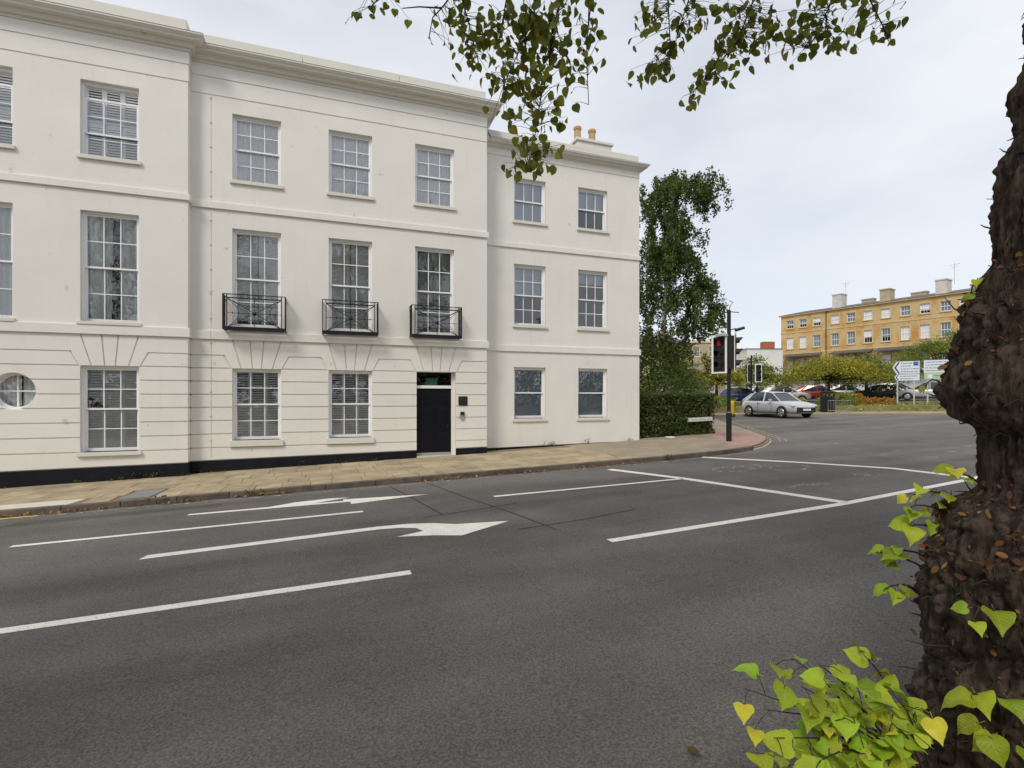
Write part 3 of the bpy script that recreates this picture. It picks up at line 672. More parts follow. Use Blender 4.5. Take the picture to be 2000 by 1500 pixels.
zs_ = [None] + JOINTS + [ZL, ZS]
for a, b in zip(zs_, zs_[1:]):
    za = zpl(LX1) if a is None else a
    MB().box(LX1 - .0245, LX1 - .0005, YL + .036, -.002, za + JW, b - JW).build('return_block', 'stucco', lb, bevel=.004)
MB().box(LX1 - .4, LX1 - .024, YL + .32, -.001, -.4, 10.5).build('return_wall', 'stucco', lb)
MB().prism_y([(LX0, -.6), (LX1 + .012, -.6), (LX1 + .012, zpl(LX1) - .006), (LX0, zpl(LX0) - .006)], YL - .012, -.014).build('plinth', 'plinth', lb, bevel=.006)
for z0, z1 in ((ZS, 3.605), (6.735, 6.9)): sweep(MB(), [(0, z0), (.05, z0), (.05, z1), (0, z1)], [(LX0, YL), (LX1, YL), (LX1, -.055)]).build('string_course', 'stucco', lb, bevel=.008)
for pr, z0, z1 in ((.014, 9.66, 10.075), (.028, 10.08, 10.38)): sweep(MB(), [(0, z0), (pr, z0), (pr, z1), (0, z1)], [(LX0, YL), (LX1, YL), (LX1, -.03)]).build('frieze_band', 'stucco', lb)
cl = [(o, z + .045) for o, z in CORN]
sweep(MB(), cl, [(LX0, YL), (LX1, YL), (LX1, .3)]).build('cornice', 'trim', lb); sweep(MB(), [(o, z + .045) for o, z in CAP], [(LX0, YL), (LX1, YL), (LX1, .3)]).build('flashing', 'lead', lb)
parapet(lb, LX0, LX1 - .03, YL + .01, .35, 10.71, 11.18, 2.9)
shell(lb, LX0, LX1 - .03, YL, 9, -.6, 10.45)
window(lb, ct - .575, ct + .575, 7.54, 9.29, YL, kind='shutterclosed', drop=.3); 
for c in (cA, cA - 2.4): window(lb, c - .575, c + .575, 7.54, 9.29, YL, kind='shutterclosed', drop=.3 if c == cA else 0); window(lb, c - .575, c + .575, 3.68, 6.26, YL, kind='curtain', sill=(.075, .07))
window(lb, ct - .575, ct + .575, 3.68, 6.26, YL, kind='curtain', sill=(.075, .07))
wn = window(lb, gop[0], gop[1], gop[2], gop[3], YL, kind='shutterclosed', sill=(.085, .07))
ss = MB().quad((-5.27, -.086, 1.69), (-4.93, -.086, 1.69), (-5.27, -.086, 1.95)); st = ss.build('sticker', 'navy', wn); st['label'] = 'dark triangular sticker with an orange mark'
MB().quad((-5.262, -.089, 1.80), (-5.1, -.089, 1.80), (-5.13, -.089, 1.83), (-5.262, -.089, 1.83)).build('sticker_print', 'stickero', wn)
# round window
rw = MB(); seg = 40
def ringp(r, y): return [(CIR[0] + r * math.cos(6.28318 * i / seg), y, CIR[1] + r * math.sin(6.28318 * i / seg)) for i in range(seg)]
A, B, Cc, Dd = ringp(.41, YL + .2), ringp(.36, YL + .19), ringp(.36, YL + .26), ringp(.41, YL + .26)
for i in range(seg):
    j = (i + 1) % seg; rw.quad(A[i], A[j], B[j], B[i]); rw.quad(B[i], B[j], Cc[j], Cc[i])
rw.box(CIR[0] - .014, CIR[0] + .014, YL + .205, YL + .24, CIR[1] - .36, CIR[1] + .36)
for sg in (-1, 1): rw.box(*sorted((CIR[0] + sg * .014, CIR[0] + sg * .36)), YL + .205, YL + .24, CIR[1] - .014, CIR[1] + .014)
rwo = rw.build('round_window', 'white', lb)
for q in range(4):
    c0 = (CIR[0], YL + .225, CIR[1]); pts = [c0] + [(CIR[0] + .36 * math.cos(t), YL + .225, CIR[1] + .36 * math.sin(t)) for t in [q * 1.5708 + 1.5708 * i / 10 for i in range(11)]]
    MB().quad(*pts).build('pane', 'glass', rwo)
f = MB(); drapes(f, -7.05, -6.58, 1.6, 2.5, YL + .36, .012, .08); drapes(f, -6.56, -6.1, 1.6, 2.5, YL + .36, .02, .1); f.build('curtain', 'net', rwo)

# ---------------------------------------------------------------- right wing
wg = thing('stucco_building', 'plain cream stucco wing with two chimney pots, set back at the right', 'building', (7.5, 4, 0), world=True)
YW = .65; WX0, WX1 = 4.556, 10.32
wc = [(5.655, 6.76), (7.94, 9.055)]
hl = [rect(a, b, 7.58, 8.95) for a, b in wc] + [rect(a, b, 4.24, 6.19) for a, b in wc] + [rect(a, b, 1.23, 2.885) for a, b in wc]
holed_wall('wall', 'stucco', wg, rect(WX0, WX1, -.3, 9.9), hl, YW, .32)
for z0, z1 in ((3.38, 3.585), (6.69, 6.85)): MB().box(WX0, WX1 + .045, YW - .045, YW - .0005, z0, z1).build('string_course', 'stucco', wg, bevel=.008)
MB().box(WX0, WX1, YW - .016, YW - .0005, 9.575, 9.79).build('frieze_band', 'stucco', wg)
cw = [(o * .7, 9.775 + (z - 10.33) * .68) for o, z in CORN]
sweep(MB(), cw, [(WX0, YW), (WX1, YW), (WX1, 4)]).build('cornice', 'trim', wg)
sweep(MB(), [(0, 10.0), (.275, 9.985), (.275, 9.993), (0, 10.03)], [(WX0, YW), (WX1, YW), (WX1, 4)]).build('flashing', 'lead', wg)
parapet(wg, WX0 + .003, WX1 - .03, YW, YW + .35, 10.0, 10.34, 2.9)
MB().prism_y([(WX0, -.3), (WX1, -.3), (WX1, .385), (9.0, .385), (WX0, .315)], YW - .01, YW - .0005).build('plinth', 'plinth', wg)
shell(wg, WX0, WX1, YW, 8, -.3, 9.9)
window(wg, *wc[0], 7.58, 8.95, YW, rows=(1, 1), kind='roller'); window(wg, *wc[1], 7.58, 8.95, YW, rows=(1, 1), kind='roller', dress=.52)
window(wg, *wc[0], 4.24, 6.19, YW, kind='roller', dress=.5); window(wg, *wc[1], 4.24, 6.19, YW, kind='roller', dress=.22)
for a, b in wc: window(wg, a, b, 1.23, 2.885, YW, rows=(1, 1), cols=1, kind='frost', sill=(.1, .05))
st = MB().box(8.8, 10.25, 2.4, 3.1, 9.7, 11.47).box(8.74, 10.31, 2.34, 3.16, 11.47, 11.58).build('chimney_stack', 'trim', wg, bevel=.02)
for x in (9.03, 9.65): MB().lathe((x, 2.85, 11.58), [(.15, 0), (.135, .1), (.125, .5), (.15, .52), (.16, .58), (.15, .62), (.11, .62)], 16).build('chimney_pot', 'terracotta', st)
MB().lathe((10.33, 1.0, 9.35), [(.02, 0), (.05, .02), (.05, .09), (.02, .12)], 10, 'x').build('vent_cowl', 'black', wg)
ds = MB().lathe((10.62, 1.5, 5.4), [(.02, .1), (.16, .06), (.27, 0), (.275, -.01), (.16, .04), (.02, .08)], 18, 'x').tube([(10.32, 1.5, 5.3), (10.7, 1.5, 5.35)], .02, 6).build('satellite_dish', 'blackp', wg)
MB().prism_y([(10.32, 3.5), (10.86, 3.28), (10.86, 3.2), (10.32, 3.2)], 1.3, 3.4).build('porch_canopy', 'lead', wg)

# ------------------------------------------------------------------ foliage helpers
def leafquads(mb, pts, size, up=.4, jit=.35):
    """small folded leaves (two triangles bent on the midrib) at pts"""
    for p in pts:
        n = Vector((random.gauss(0, 1), random.gauss(0, 1), random.gauss(up, 1))); n.normalize()
        a = n.orthogonal().normalized(); a.rotate(Matrix.Rotation(random.uniform(0, 6.28), 3, n)); b = n.cross(a); s = size * random.uniform(1 - jit, 1 + jit); p = Vector(p)
        k = len(mb.v); mb.v += [tuple(p - a * s * .5), tuple(p + b * s * .33 + n * s * .1), tuple(p + a * s * .5), tuple(p - b * s * .33 + n * s * .1)]; mb.f += [(k, k + 1, k + 2), (k, k + 2, k + 3)]
def raw(name, mb, m, parent=None):
    me = bpy.data.meshes.new(name); me.from_pydata(mb.v, [], mb.f); me.materials.append(M[m]); return link(name, me, parent)

# ---------------------------------------------------------------- hedge and street name plate
hd = thing('hedge', 'dense dark green clipped hedge beside the right wing', 'hedge', (12.1, 2.2, gz(12)), world=True)
hm = MB(); X0, X1, Y0, Y1, ZT = 10.42, 13.95, 1.1, 3.3, 2.05
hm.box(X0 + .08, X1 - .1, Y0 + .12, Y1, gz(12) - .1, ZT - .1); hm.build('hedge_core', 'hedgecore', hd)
hp = []
for i in range(15000):
    u = random.random()
    if u < .62: x = random.uniform(X0, X1); z = random.uniform(.36, ZT); yv = Y0 + random.uniform(-.02, .16)
    elif u < .82: x = random.uniform(X0, X1); yv = random.uniform(Y0, Y1); z = ZT - random.uniform(-.03, .14)
    else: x = X1 - random.uniform(-.02, .14); yv = random.uniform(Y0, Y1); z = random.uniform(.36, ZT)
    b = noise.noise(Vector((x * 1.7, yv * 1.7, z * 1.7))) * .11; c = noise.noise(Vector((x * 5, yv * 5, z * 5 + 9))) * .06
    if u < .62: yv -= b + c
    elif u < .82: z += b + c + .05 * math.sin(x * 2.2)
    else: x += b + c
    hp.append((x, yv, z))
lm = MB(); leafquads(lm, hp, .075); tag(raw('foliage', lm, 'hedgeleaf', hd), kind='stuff')
np_ = thing('street_name_plate', 'long low pale street name plate in front of the hedge', 'sign', (13.3, 1.12, gz(13.3) + .1), world=True)
zc = 1.085
MB().prism_y([(12.72, zc - .085), (13.78, zc - .05), (13.78, zc + .09), (12.72, zc + .055)], 1.0, 1.17).build('plate', 'nameplate', np_)
for x in (12.9, 13.6): MB().box(x - .03, x + .03, 1.17, 1.2, gz(x) + .05, zc).build('post', 'black', np_)
sm_ = MB(); x = 12.83
for wd in (.05, .04, .05, .03, .05, 0, .05, .05, .03, .05, .04, .05, 0, .05, .04, .05):
    if wd: zz = zc + .033 * (x - 13.25) - .002; sm_.box(x, x + wd * .8, 0.9965, .999, zz - .02, zz + .02)
    x += .054
sm_.build('faint_lettering', 'grey', np_)

# ---------------------------------------------------------------- birch
def birch(loc, H):
    t = thing('birch_tree', 'tall weeping birch with pale trunk behind the hedge and right wing', 'tree', loc, world=False)
    tr = MB(); tr.tube([Vector((0, 0, -.3)), Vector((.05, 0, 2)), Vector((-.05, .05, 4.5)), Vector((.1, 0, 7)), Vector((.2, .1, 9)), Vector((.3, 0, H - .9))], [.15, .12, .105, .08, .05, .015], 8); lp = []
    ax = Vector((.9415, -.337, 0)); ay = Vector((.337, .9415, 0))
    lobes = [(.95, 11.5, 1.5, 1.0, 70), (-.1, 11.1, 1.3, 1.3, 60), (1.9, 10.9, .7, .8, 26), (.2, 9.6, 1.3, 1.1, 60), (-.1, 8.2, 1.5, 1.5, 80), (.8, 7.8, 1.0, 1.2, 45), (-.8, 6.3, 1.1, 1.3, 40), (.5, 6.0, 1.3, 1.2, 50), (2.0, 6.4, .85, 1.0, 36), (2.6, 5.2, .5, .9, 18), (1.4, 4.6, 1.4, 1.0, 46), (-.6, 4.0, 1.2, 1.1, 36), (.6, 3.4, 1.2, .8, 26)]
    for lx, lz, rx, rz, n in lobes:
        lz += .35; c = ax * lx + Vector((0, 0, lz)); tr.tube([(.08, 0, max(2.5, lz - 1.0)), c * .6 + Vector((0, 0, lz * .4 + .2)), c + Vector((0, 0, .5 * rz))], [.04, .025, .008], 5, False)
        for k in range(n):
            a = random.gauss(0, .5); b_ = random.gauss(0, .5); st = c + ax * a * rx + ay * b_ * 1.4 * rx + Vector((0, 0, rz * (random.uniform(.1, .9) - .55 * (a * a + b_ * b_)))); ln = random.uniform(.35, 1.1) * rz
            dr_ = Vector((random.gauss(.04, .1), random.gauss(0, .1), -1)); tr.tube([st, st + dr_ * ln], .004, 3, False)
            for z in range(int(22 + ln * 48)):
                p = st + dr_ * ln * random.random(); lp.append(p + Vector((random.gauss(0, .085), random.gauss(0, .085), random.gauss(0, .06))))
    tr.build('trunk', 'birchbark', t, smooth=True)
    m = MB(); leafquads(m, lp, .135, .1); tag(raw('crown', m, 'birchleaf', t), kind='stuff')
    return t
birch((15.9, 6.9, gz(15.9)), 12.6)
# understorey between the birch and the junction
def bush(name, label, cat, c, rx, ry, rz, n, m, size, group=None, core=True):
    t = thing(name, label, cat, (c[0], c[1], gz(c[0])), world=False, group=group); pts = []
    for i in range(n):
        v = Vector((random.gauss(0, 1), random.gauss(0, 1), random.gauss(0, 1))).normalized(); r = random.uniform(.7, 1.02) * (1 + .28 * noise.noise(v * 2.2 + Vector(c)))
        p = Vector((v.x * rx * r, v.y * ry * r, rz + v.z * rz * r)); 
        if p.z > 0: pts.append(p)
    m_ = MB(); leafquads(m_, pts, size); tag(raw('foliage', m_, m, t), kind='stuff')
    s = MB(); 
    for i in range(5): a = i * 1.3; s.tube([(0, 0, -.1), (math.cos(a) * rx * .3, math.sin(a) * ry * .3, rz), (math.cos(a) * rx * .6, math.sin(a) * ry * .6, rz * 1.6)], [.05, .03, .01], 5)
    s.build('stem', 'twig', t)
    return t
bush('shrub', 'dark shrub under the birch, behind the hedge', 'shrub', (14.9, 6.4, 0), 2.3, 2.0, 2.0, 9000, 'birchleaf', .12)
bush('shrub', 'yellow-green shrub between birch trunk and traffic light', 'shrub', (20.5, 12.6, 0), 2.2, 1.8, 1.7, 6000, 'treeleafg', .13)

# ---------------------------------------------------------------- spreading trees on the verge
def spreading(loc, rx, H, label, m='treeleaf', n=8000, seed=1, zb=1.15):
    random.seed(seed)
    t = thing('spreading_tree', label, 'tree', loc, rz=random.uniform(0, 6), group='low spreading trees along the verge')
    tr = MB(); tr.tube([(0, 0, -.2), (.05, 0, 1.2), (0, .05, 2.1)], [.15, .12, .11], 8); lp = []
    for i in range(34):
        a = i * 2.4; rr = rx * math.sqrt((i + .6) / 34) * random.uniform(.85, 1.08); k = rr / rx
        z = zb + .35 + (H - zb - .5) * (1 - k ** 1.7) * random.uniform(.55, 1.05) + random.uniform(0, .3)
        e = Vector((math.cos(a) * rr, math.sin(a) * rr, z)); tr.tube([(0, 0, 2.0), (e.x * .5, e.y * .5, 2.0 + (z - 2) * .75), e], [.06, .035, .008], 5, False)
        cr = rx * .30 * random.uniform(.8, 1.25)
        for q in range(n // 34):
            u = Vector((random.gauss(0, .55), random.gauss(0, .55), random.gauss(0, .22))); lp.append(e + u * cr + Vector((0, 0, -.1 * abs(u.x) * cr)))
    tr.build('trunk', 'twig', t, smooth=True)
    mm = MB(); leafquads(mm, lp, .17, 1.2); tag(raw('crown', mm, m, t), kind='stuff'); random.seed(seed + 50); return t
def on(x, yv): return (x, yv, gz(x) + .15)
spreading(on(40.1, 17.4), 3.9, 4.3, 'broad olive tree directly behind the litter bin, front of the terrace', seed=3)
spreading(on(44.3, 17.2), 3.2, 4.1, 'greener spreading tree left of the direction signs, beside the broad olive tree', 'treeleafg', seed=4)
spreading(on(36.1, 21.2), 2.1, 4.2, 'small rounded tree right of the far traffic light', 'treeleafg', n=5000, seed=5)
spreading(on(30.9, 20.4), 2.3, 4.3, 'small tree just right of the near traffic light pole', 'treeleaf', n=5000, seed=6)
spreading(on(27.0, 20.6), 2.4, 4.2, 'small tree left of the near traffic light, behind the hedge', 'treeleafg', n=5000, seed=7)
spreading(on(55.0, 17.6), 3.6, 6.4, 'tree behind the direction signs, beside the big trunk', 'treeleafg', seed=8, zb=2.4)

# ---------------------------------------------------------------- honey stone terrace (local x runs along the front)
ta = math.atan2(-.9763, .2163)
tz = gz(69)
te = thing('stone_terrace', 'long honey-coloured stone terrace with slate roof and chimneys', 'building', (69.3, 49.5, tz), ta)
TL = 46.; He = 14.9 - tz
cols = [1.44, 3.49, 5.59, 8.22, 10.41, 12.61, 14.83, 17.11, 19.31, 21.48, 23.4, 25.6, 27.8, 30.0, 32.2, 34.4, 36.6]
rowsz = [(12.84 - tz, 14.15 - tz, .56), (9.6 - tz, 11.42 - tz, .53), (5.6 - tz, 7.7 - tz, .55)]
holes = [rect(c - w2, c + w2, a, b) for c in cols for a, b, w2 in rowsz]
holed_wall('wall', 'honey', te, rect(0, TL, 3.1, He), holes, 0, .25)
gh = [rect(c - .55, c + .55, .9, 2.6) for c in cols]
holed_wall('ground_floor_wall', 'whitewall', te, rect(0, TL, -.5, 3.09), gh, -.02, .25)
MB().box(0, .3, .26, 10, -.5, He).build('end_wall', 'honey', te); MB().box(.3, TL, 9.7, 10, -.5, He).build('back_wall', 'honey', te)
MB().box(.3, TL, .9, 1., -.5, He).build('partition', 'dark', te)
for z, h in ((12.1 - tz, .18), (8.75 - tz, .2)): MB().box(-.04, TL, -.05, -.001, z, z + h).build('string_course', 'honeytrim', te)
MB().box(-.25, TL, -.28, -.001, He - .05, He + .12).build('eaves_cornice', 'honeytrim', te)
rf = MB()
rf.quad((-.3, -.35, He + .12), (TL, -.35, He + .12), (TL, 4.8, He + 1.2), (1.2, 4.8, He + 1.2)); rf.quad((-.3, -.35, He + .12), (1.2, 4.8, He + 1.2), (-.3, 10, He + .12)); rf.quad((1.2, 4.8, He + 1.2), (TL, 4.8, He + 1.2), (TL, 10.2, He + .12), (-.3, 10.2, He + .12))
rfo = rf.build('roof', 'slate', te)
for x, yv, wd, dp, h, m in ((8.1, 1.6, 1.3, 1.6, 2.45, 'chimw'), (10.4, 5.4, 1.6, .9, 1.8, 'chims'), (14.4, 1.5, 1.2, 1.6, 2.1, 'chims'), (16.9, 5.2, 1.8, .9, 1.7, 'chims'), (20.8, 1.4, 1.2, 1.6, 2.2, 'chimw'), (23.2, 5, 1.2, .9, 1.7, 'chims'), (28, 1.5, 1.2, 1.6, 2.3, 'chimw'), (35, 1.5, 1.2, 1.6, 2.3, 'chims')):
    MB().box(x - wd / 2, x + wd / 2, yv - dp / 2, yv + dp / 2, He, He + h - .15).box(x - wd / 2 - .08, x + wd / 2 + .08, yv - dp / 2 - .08, yv + dp / 2 + .08, He + h - .15, He + h).build('chimney', m, rfo)
for x in (9.0, 21.9): MB().tube([(x, 1.5, He + 1.5), (x, 1.5, He + 4.2)], .02, 4).tube([(x - .5, 1.5, He + 3.9), (x + .6, 1.5, He + 4.0)], .015, 4).tube([(x - .3, 1.5, He + 3.6), (x + .4, 1.5, He + 3.7)], .015, 4).build('aerial', 'steel', rfo)
MB().tube([(7.0, -.1, .5), (7.0, -.1, He)], .06, 6).build('drainpipe', 'black', te)
random.seed(21)
openw = {(0, 0): .3, (1, 0): .35, (2, 0): .35, (8, 0): .3, (5, 1): .45, (6, 1): .35}
for ci, c in enumerate(cols):
    for ri, (a, b, w2) in enumerate(rowsz + [(.9, 2.6, .55)]):
        y0 = 0 if ri < 3 else -.02; zm = (a + b) / 2; m = MB(); fy = y0 + .12; fb = .07
        m.box(c - w2, c - w2 + fb, fy, fy + .1, a, b).box(c + w2 - fb, c + w2, fy, fy + .1, a, b).box(c - w2 + fb, c + w2 - fb, fy, fy + .1, b - fb, b).box(c - w2 + fb, c + w2 - fb, fy, fy + .1, a, a + .09).box(c - w2 + fb, c + w2 - fb, fy, fy + .09, zm - .035, zm + .035)
        for x in (c - .15, c + .15): m.box(x - .014, x + .014, fy + .02, fy + .07, a + .09, zm - .035).box(x - .014, x + .014, fy + .02, fy + .07, zm + .035, b - fb)
        wo = m.build('window', 'white', te); blind = random.random()
        ga, gb = a + .09, b - fb
        op = openw.get((ci, ri))
        if op: 
            ga = a + .09 + (b - a) * op * .8; MB().box(c - w2 + fb, c + w2 - fb, fy + .05, fy + .09, ga, ga + .07).build('raised_sash', 'white', wo)
        MB().quad((c - w2 + fb, fy + .05, ga), (c + w2 - fb, fy + .05, ga), (c + w2 - fb, fy + .05, gb), (c - w2 + fb, fy + .05, gb)).build('pane', 'winfar' if blind < .45 else 'blindfar', wo)
        MB().box(c - w2 - .12, c + w2 + .12, y0 - .1, y0 + .12, a - .12, a).build('sill', 'honeytrim' if ri < 3 else 'whitewall', wo)
        if ri < 3: MB().box(c - w2 - .16, c - w2 - .002, y0 - .025, y0 - .001, a, b).box(c + w2 + .002, c + w2 + .16, y0 - .025, y0 - .001, a, b).box(c - w2 - .16, c + w2 + .16, y0 - .03, y0 - .001, b + .002, b + .2).build('surround', 'honeytrim', wo)
for x0, x1 in ((.9, 6.4), (8.0, 13.4), (13.9, 20.2), (20.6, 26.5)):
    cn = MB(); z = 8.45 - tz
    cn.quad((x0, -.02, z + .25), (x1, -.02, z + .25), (x1, -1.3, z - .1), (x0, -1.3, z - .1)); cn.quad((x0, -1.3, z - .1), (x1, -1.3, z - .1), (x1, -1.3, z - .22), (x0, -1.3, z - .22))
    co = cn.build('balcony_canopy', 'slate', te)
    po = MB()
    n = int((x1 - x0) / 1.8)
    for i in range(n + 1): po.tube([(x0 + .1 + (x1 - x0 - .2) * i / n, -1.25, 3.2), (x0 + .1 + (x1 - x0 - .2) * i / n, -1.25, z - .1)], .04, 5)
    po.box(x0, x1, -1.35, -.021, 3.05, 3.2).box(x0, x1, -1.29, -1.24, 4.05, 4.1); po.build('balcony_frame', 'black', co)
# white building left of the terrace and stone houses behind the trees
def house(name, label, loc, rz, wd, dp, h, m, roof, wins, gable=0., hip=0.):
    t = thing(name, label, 'building', loc, rz); hl = [rect(x - .5, x + .5, z, z + hh) for x, z, hh in wins]
    holed_wall('front_wall', m, t, rect(0, wd, -.6, h), hl, 0, .2)
    MB().box(0, .3, .21, dp, -.6, h).build('side_wall', m, t); MB().box(wd - .3, wd, .21, dp, -.6, h).build('side_wall', m, t); MB().box(.3, wd - .3, dp - .3, dp, -.6, h).build('back_wall', m, t)
    r = MB(); r.quad((-.2, -.2, h), (wd + .2, -.2, h), (wd + .2 - hip, dp / 2, h + gable + .3), (-.2 + hip, dp / 2, h + gable + .3)); r.quad((-.2, dp + .2, h), (wd + .2, dp + .2, h), (wd + .2 - hip, dp / 2, h + gable + .3), (-.2 + hip, dp / 2, h + gable + .3))
    r.quad((-.2, -.2, h), (-.2, dp + .2, h), (-.2 + hip, dp / 2, h + gable + .3)); r.quad((wd + .2, -.2, h), (wd + .2, dp + .2, h), (wd + .2 - hip, dp / 2, h + gable + .3))
    r.build('roof', roof, t)
    MB().box(.3, wd - .3, .9, 1., -.6, h).build('partition', 'dark', t)
    for x, z, hh in wins:
        wv = MB().box(x - .5, x - .43, .1, .17, z, z + hh).box(x + .43, x + .5, .1, .17, z, z + hh).box(x - .43, x + .43, .1, .17, z + hh - .07, z + hh).box(x - .43, x + .43, .1, .17, z, z + .07).box(x - .43, x + .43, .1, .17, z + hh / 2 - .03, z + hh / 2 + .03).build('window', 'white', t)
        MB().quad((x - .43, .14, z + .07), (x + .43, .14, z + .07), (x + .43, .14, z + hh - .07), (x - .43, .14, z + hh - .07)).build('pane', 'winfar', wv)
    return t
hw_ = house('white_building', 'plain white walled building between stone house and terrace', (59.8, 46.9, gz(60)), R(-19.7), 5.4, 8, 9.55 - gz(62) - .2, 'whitewall', 'whitewall', [(2.3, 1., 1.6)], 0, 1.2)
MB().box(3.6, 5.3, 2.2, 3.4, 6.8, 8.7).build('chimney', 'brick', hw_)
house('stone_house', 'beige stone house just right of the near traffic light', (60.6, 61.5, gz(60)), R(-22), 8.6, 9, 11.6 - gz(60), 'beige', 'beige', [(x, z, 1.7) for x in (1.6, 4.2, 6.9) for z in (1, 4.4, 7.3)], .6, 2)
house('stone_house', 'pale yellow stone house glimpsed through the birch', (45.5, 61.0, gz(46)), R(-14), 13.5, 9, 11.0 - gz(46), 'honeytrim', 'slate', [(x, z, 1.7) for x in (1.6, 4.2, 6.9, 9.6, 12.1) for z in (1, 4.2, 7.1)], 1.6, 3)

# ---------------------------------------------------------------- traffic lights
def signal_head(parent, ang, off, z0, red=False, small=1.):
    """three-lamp head; faces direction ang, hung off the pole by off"""
    e = MB(); d = Vector((math.cos(ang), math.sin(ang), 0)); r = Vector((-d.y, d.x, 0)); o = Vector(off)
    def P(a, b, z): q = o + r * a + d * b; return (q.x, q.y, z)
    def bx(mb, a0, a1, b0, b1, za, zb):
        n = len(mb.v); mb.v += [P(a, b, z) for z in (za, zb) for b in (b0, b1) for a in (a0, a1)]
        mb.f += [tuple(n + i for i in q) for q in ((0, 2, 3, 1), (4, 5, 7, 6), (0, 1, 5, 4), (2, 6, 7, 3), (0, 4, 6, 2), (1, 3, 7, 5))]
    H = 1.27; hw = .29
    bx(e, -.16, .16, -.16, .02, z0 + .1, z0 + H - .1); bx(e, -hw + .07, hw - .07, .021, .035, z0 + .07, z0 + H - .07)
    head = e.build('signal_head', 'blackp', parent)
    f = MB(); bx(f, -hw, -hw + .07, .02, .04, z0, z0 + H); bx(f, hw - .07, hw, .02, .04, z0, z0 + H); bx(f, -hw + .07, hw - .07, .02, .04, z0, z0 + .045); bx(f, -hw + .07, hw - .07, .02, .04, z0 + H - .07, z0 + H)
    f.build('white_border', 'white', head)
    for k in range(3):
        zc = z0 + .27 + k * .365; ln = MB(); pts = [P(.1 * math.cos(t), .045, zc + .1 * math.sin(t)) for t in [6.283 * i / 16 for i in range(16)]]; ln.quad(*pts)
        ln.build('lens', 'redlens' if (k == 2 and red) else 'lens', head)
        v = MB()
        for i in range(13):
            t0, t1 = -.5 + i * (4.14 / 13), -.5 + (i + 1) * (4.14 / 13); l0 = .1 + .11 * math.sin(max(0, min(math.pi, t0))); l1 = .1 + .11 * math.sin(max(0, min(math.pi, t1)))
            v.quad(P(.118 * math.cos(t0), .036, zc + .118 * math.sin(t0)), P(.118 * math.cos(t1), .036, zc + .118 * math.sin(t1)), P(.118 * math.cos(t1), .05 + l1, zc + .118 * math.sin(t1)), P(.118 * math.cos(t0), .05 + l0, zc + .118 * math.sin(t0)))
        v.build('visor', 'blackp', head)
    return head
tl = thing('traffic_light', 'near black traffic light on the pavement corner showing red', 'traffic light', (12.34, -1.43, gz(12.34) + .1), world=False)
MB().lathe((0, 0, 0), [(.085, -.1), (.085, .95), (.06, 1.0), (.06, 4.25), (.03, 4.28)], 14).build('pole', 'black', tl, smooth=False)
MB().lathe((0, 0, .93), [(.088, 0), (.088, .03)], 14).build('pole_band', 'steel', tl)
signal_head(tl, math.atan2(-.22, -1), (-.12, .28, 0), 2.22, red=True)
signal_head(tl, math.atan2(-.74, .68), (.1, -.13, 0), 2.25)
dv = MB().tube([(0, 0, 3.62), (.16, -.14, 3.66)], .02, 6); dv.build('bracket', 'black', tl)
MB().tube([(.13, -.12, 3.60), (.36, -.3, 3.68)], [.05, .045], 8).build('detector_camera', 'blackp', tl)
MB().tube([(0, 0, 4.2), (.03, -.02, 4.42), (.1, -.08, 4.5), (.02, .0, 4.58)], .012, 5).tube([(0, 0, 4.22), (.22, -.2, 4.17)], .015, 5).build('detector_wire', 'black', tl)
MB().box(-.3, -.02, -.02, .3, 3.42, 3.5).build('head_bracket', 'kerbpale', tl)
tl2 = thing('traffic_light', 'smaller far traffic light behind the silver car', 'traffic light', (27.7, 13.3, gz(27.7)), world=False)
MB().lathe((0, 0, 0), [(.07, -.1), (.07, 1), (.055, 1.05), (.055, 3.9), (.02, 4.0)], 10).build('pole', 'black', tl2)
signal_head(tl2, math.atan2(-.97, -.05), (.3, -.3, 0), 2.1)
signal_head(tl2, math.atan2(.75, -.66), (-.16, .1, 0), 2.1)

# ---------------------------------------------------------------- street furniture beyond the junction
bn = thing('litter_bin', 'large black litter bin behind the short guard rail', 'bin', (29.3, 8.8, gz(29.3) + .1), world=False)
MB().lathe((0, 0, 0), [(.36, 0), (.40, .05), (.41, .96), (.39, 1.0)], 18).build('body', 'black', bn); MB().lathe((0, 0, .86), [(.40, .28), (.44, .3), (.45, .36), (.38, .44)], 18).build('hood', 'black', bn)
for i in range(4): a = i * 1.571 + .4; MB().box(.36 * math.cos(a) - .04, .36 * math.cos(a) + .04, .36 * math.sin(a) - .04, .36 * math.sin(a) + .04, .8, 1.12).build('hood_post', 'black', bn)
MB().lathe((0, 0, .8), [(.30, 0), (.31, .1), (.2, .16)], 16).build('liner_lid', 'steel', bn)
gr = thing('guard_rail', 'short galvanised guard rail in front of the litter bin', 'railing', (29.0, 8.0, gz(29.0) + .1), R(-45), world=False)
g = MB(); g.tube([(-.4, 0, 0), (-.4, 0, .72), (.75, 0, .72), (.75, 0, 0)], .018, 6); g.build('frame', 'steel', gr)
for i in range(7): MB().tube([(-.26 + i * .145, 0, .1), (-.26 + i * .145, 0, .71)], .009, 5).build('bar', 'steel', gr)
MB().tube([(-.4, 0, .1), (.75, 0, .1)], .018, 6).build('lower_rail', 'steel', gr)
yb = thing('bollard', 'yellow plastic bollard with black foot behind the silver car', 'bollard', (23.4, 10.45, gz(23.4) + .02), R(40))
MB().prism_y([(-.2, .12), (.2, .12), (.22, .85), (.15, .95), (-.15, .95), (-.22, .85)], -.12, .12).build('shell', 'yellow', yb, bevel=.03); MB().prism_y([(-.26, 0), (.26, 0), (.2, .12), (-.2, .12)], -.16, .16).build('foot', 'blackp', yb)
MB().box(.2, .235, -.1, .1, .1, .62).build('edge_strip', 'blackp', yb)
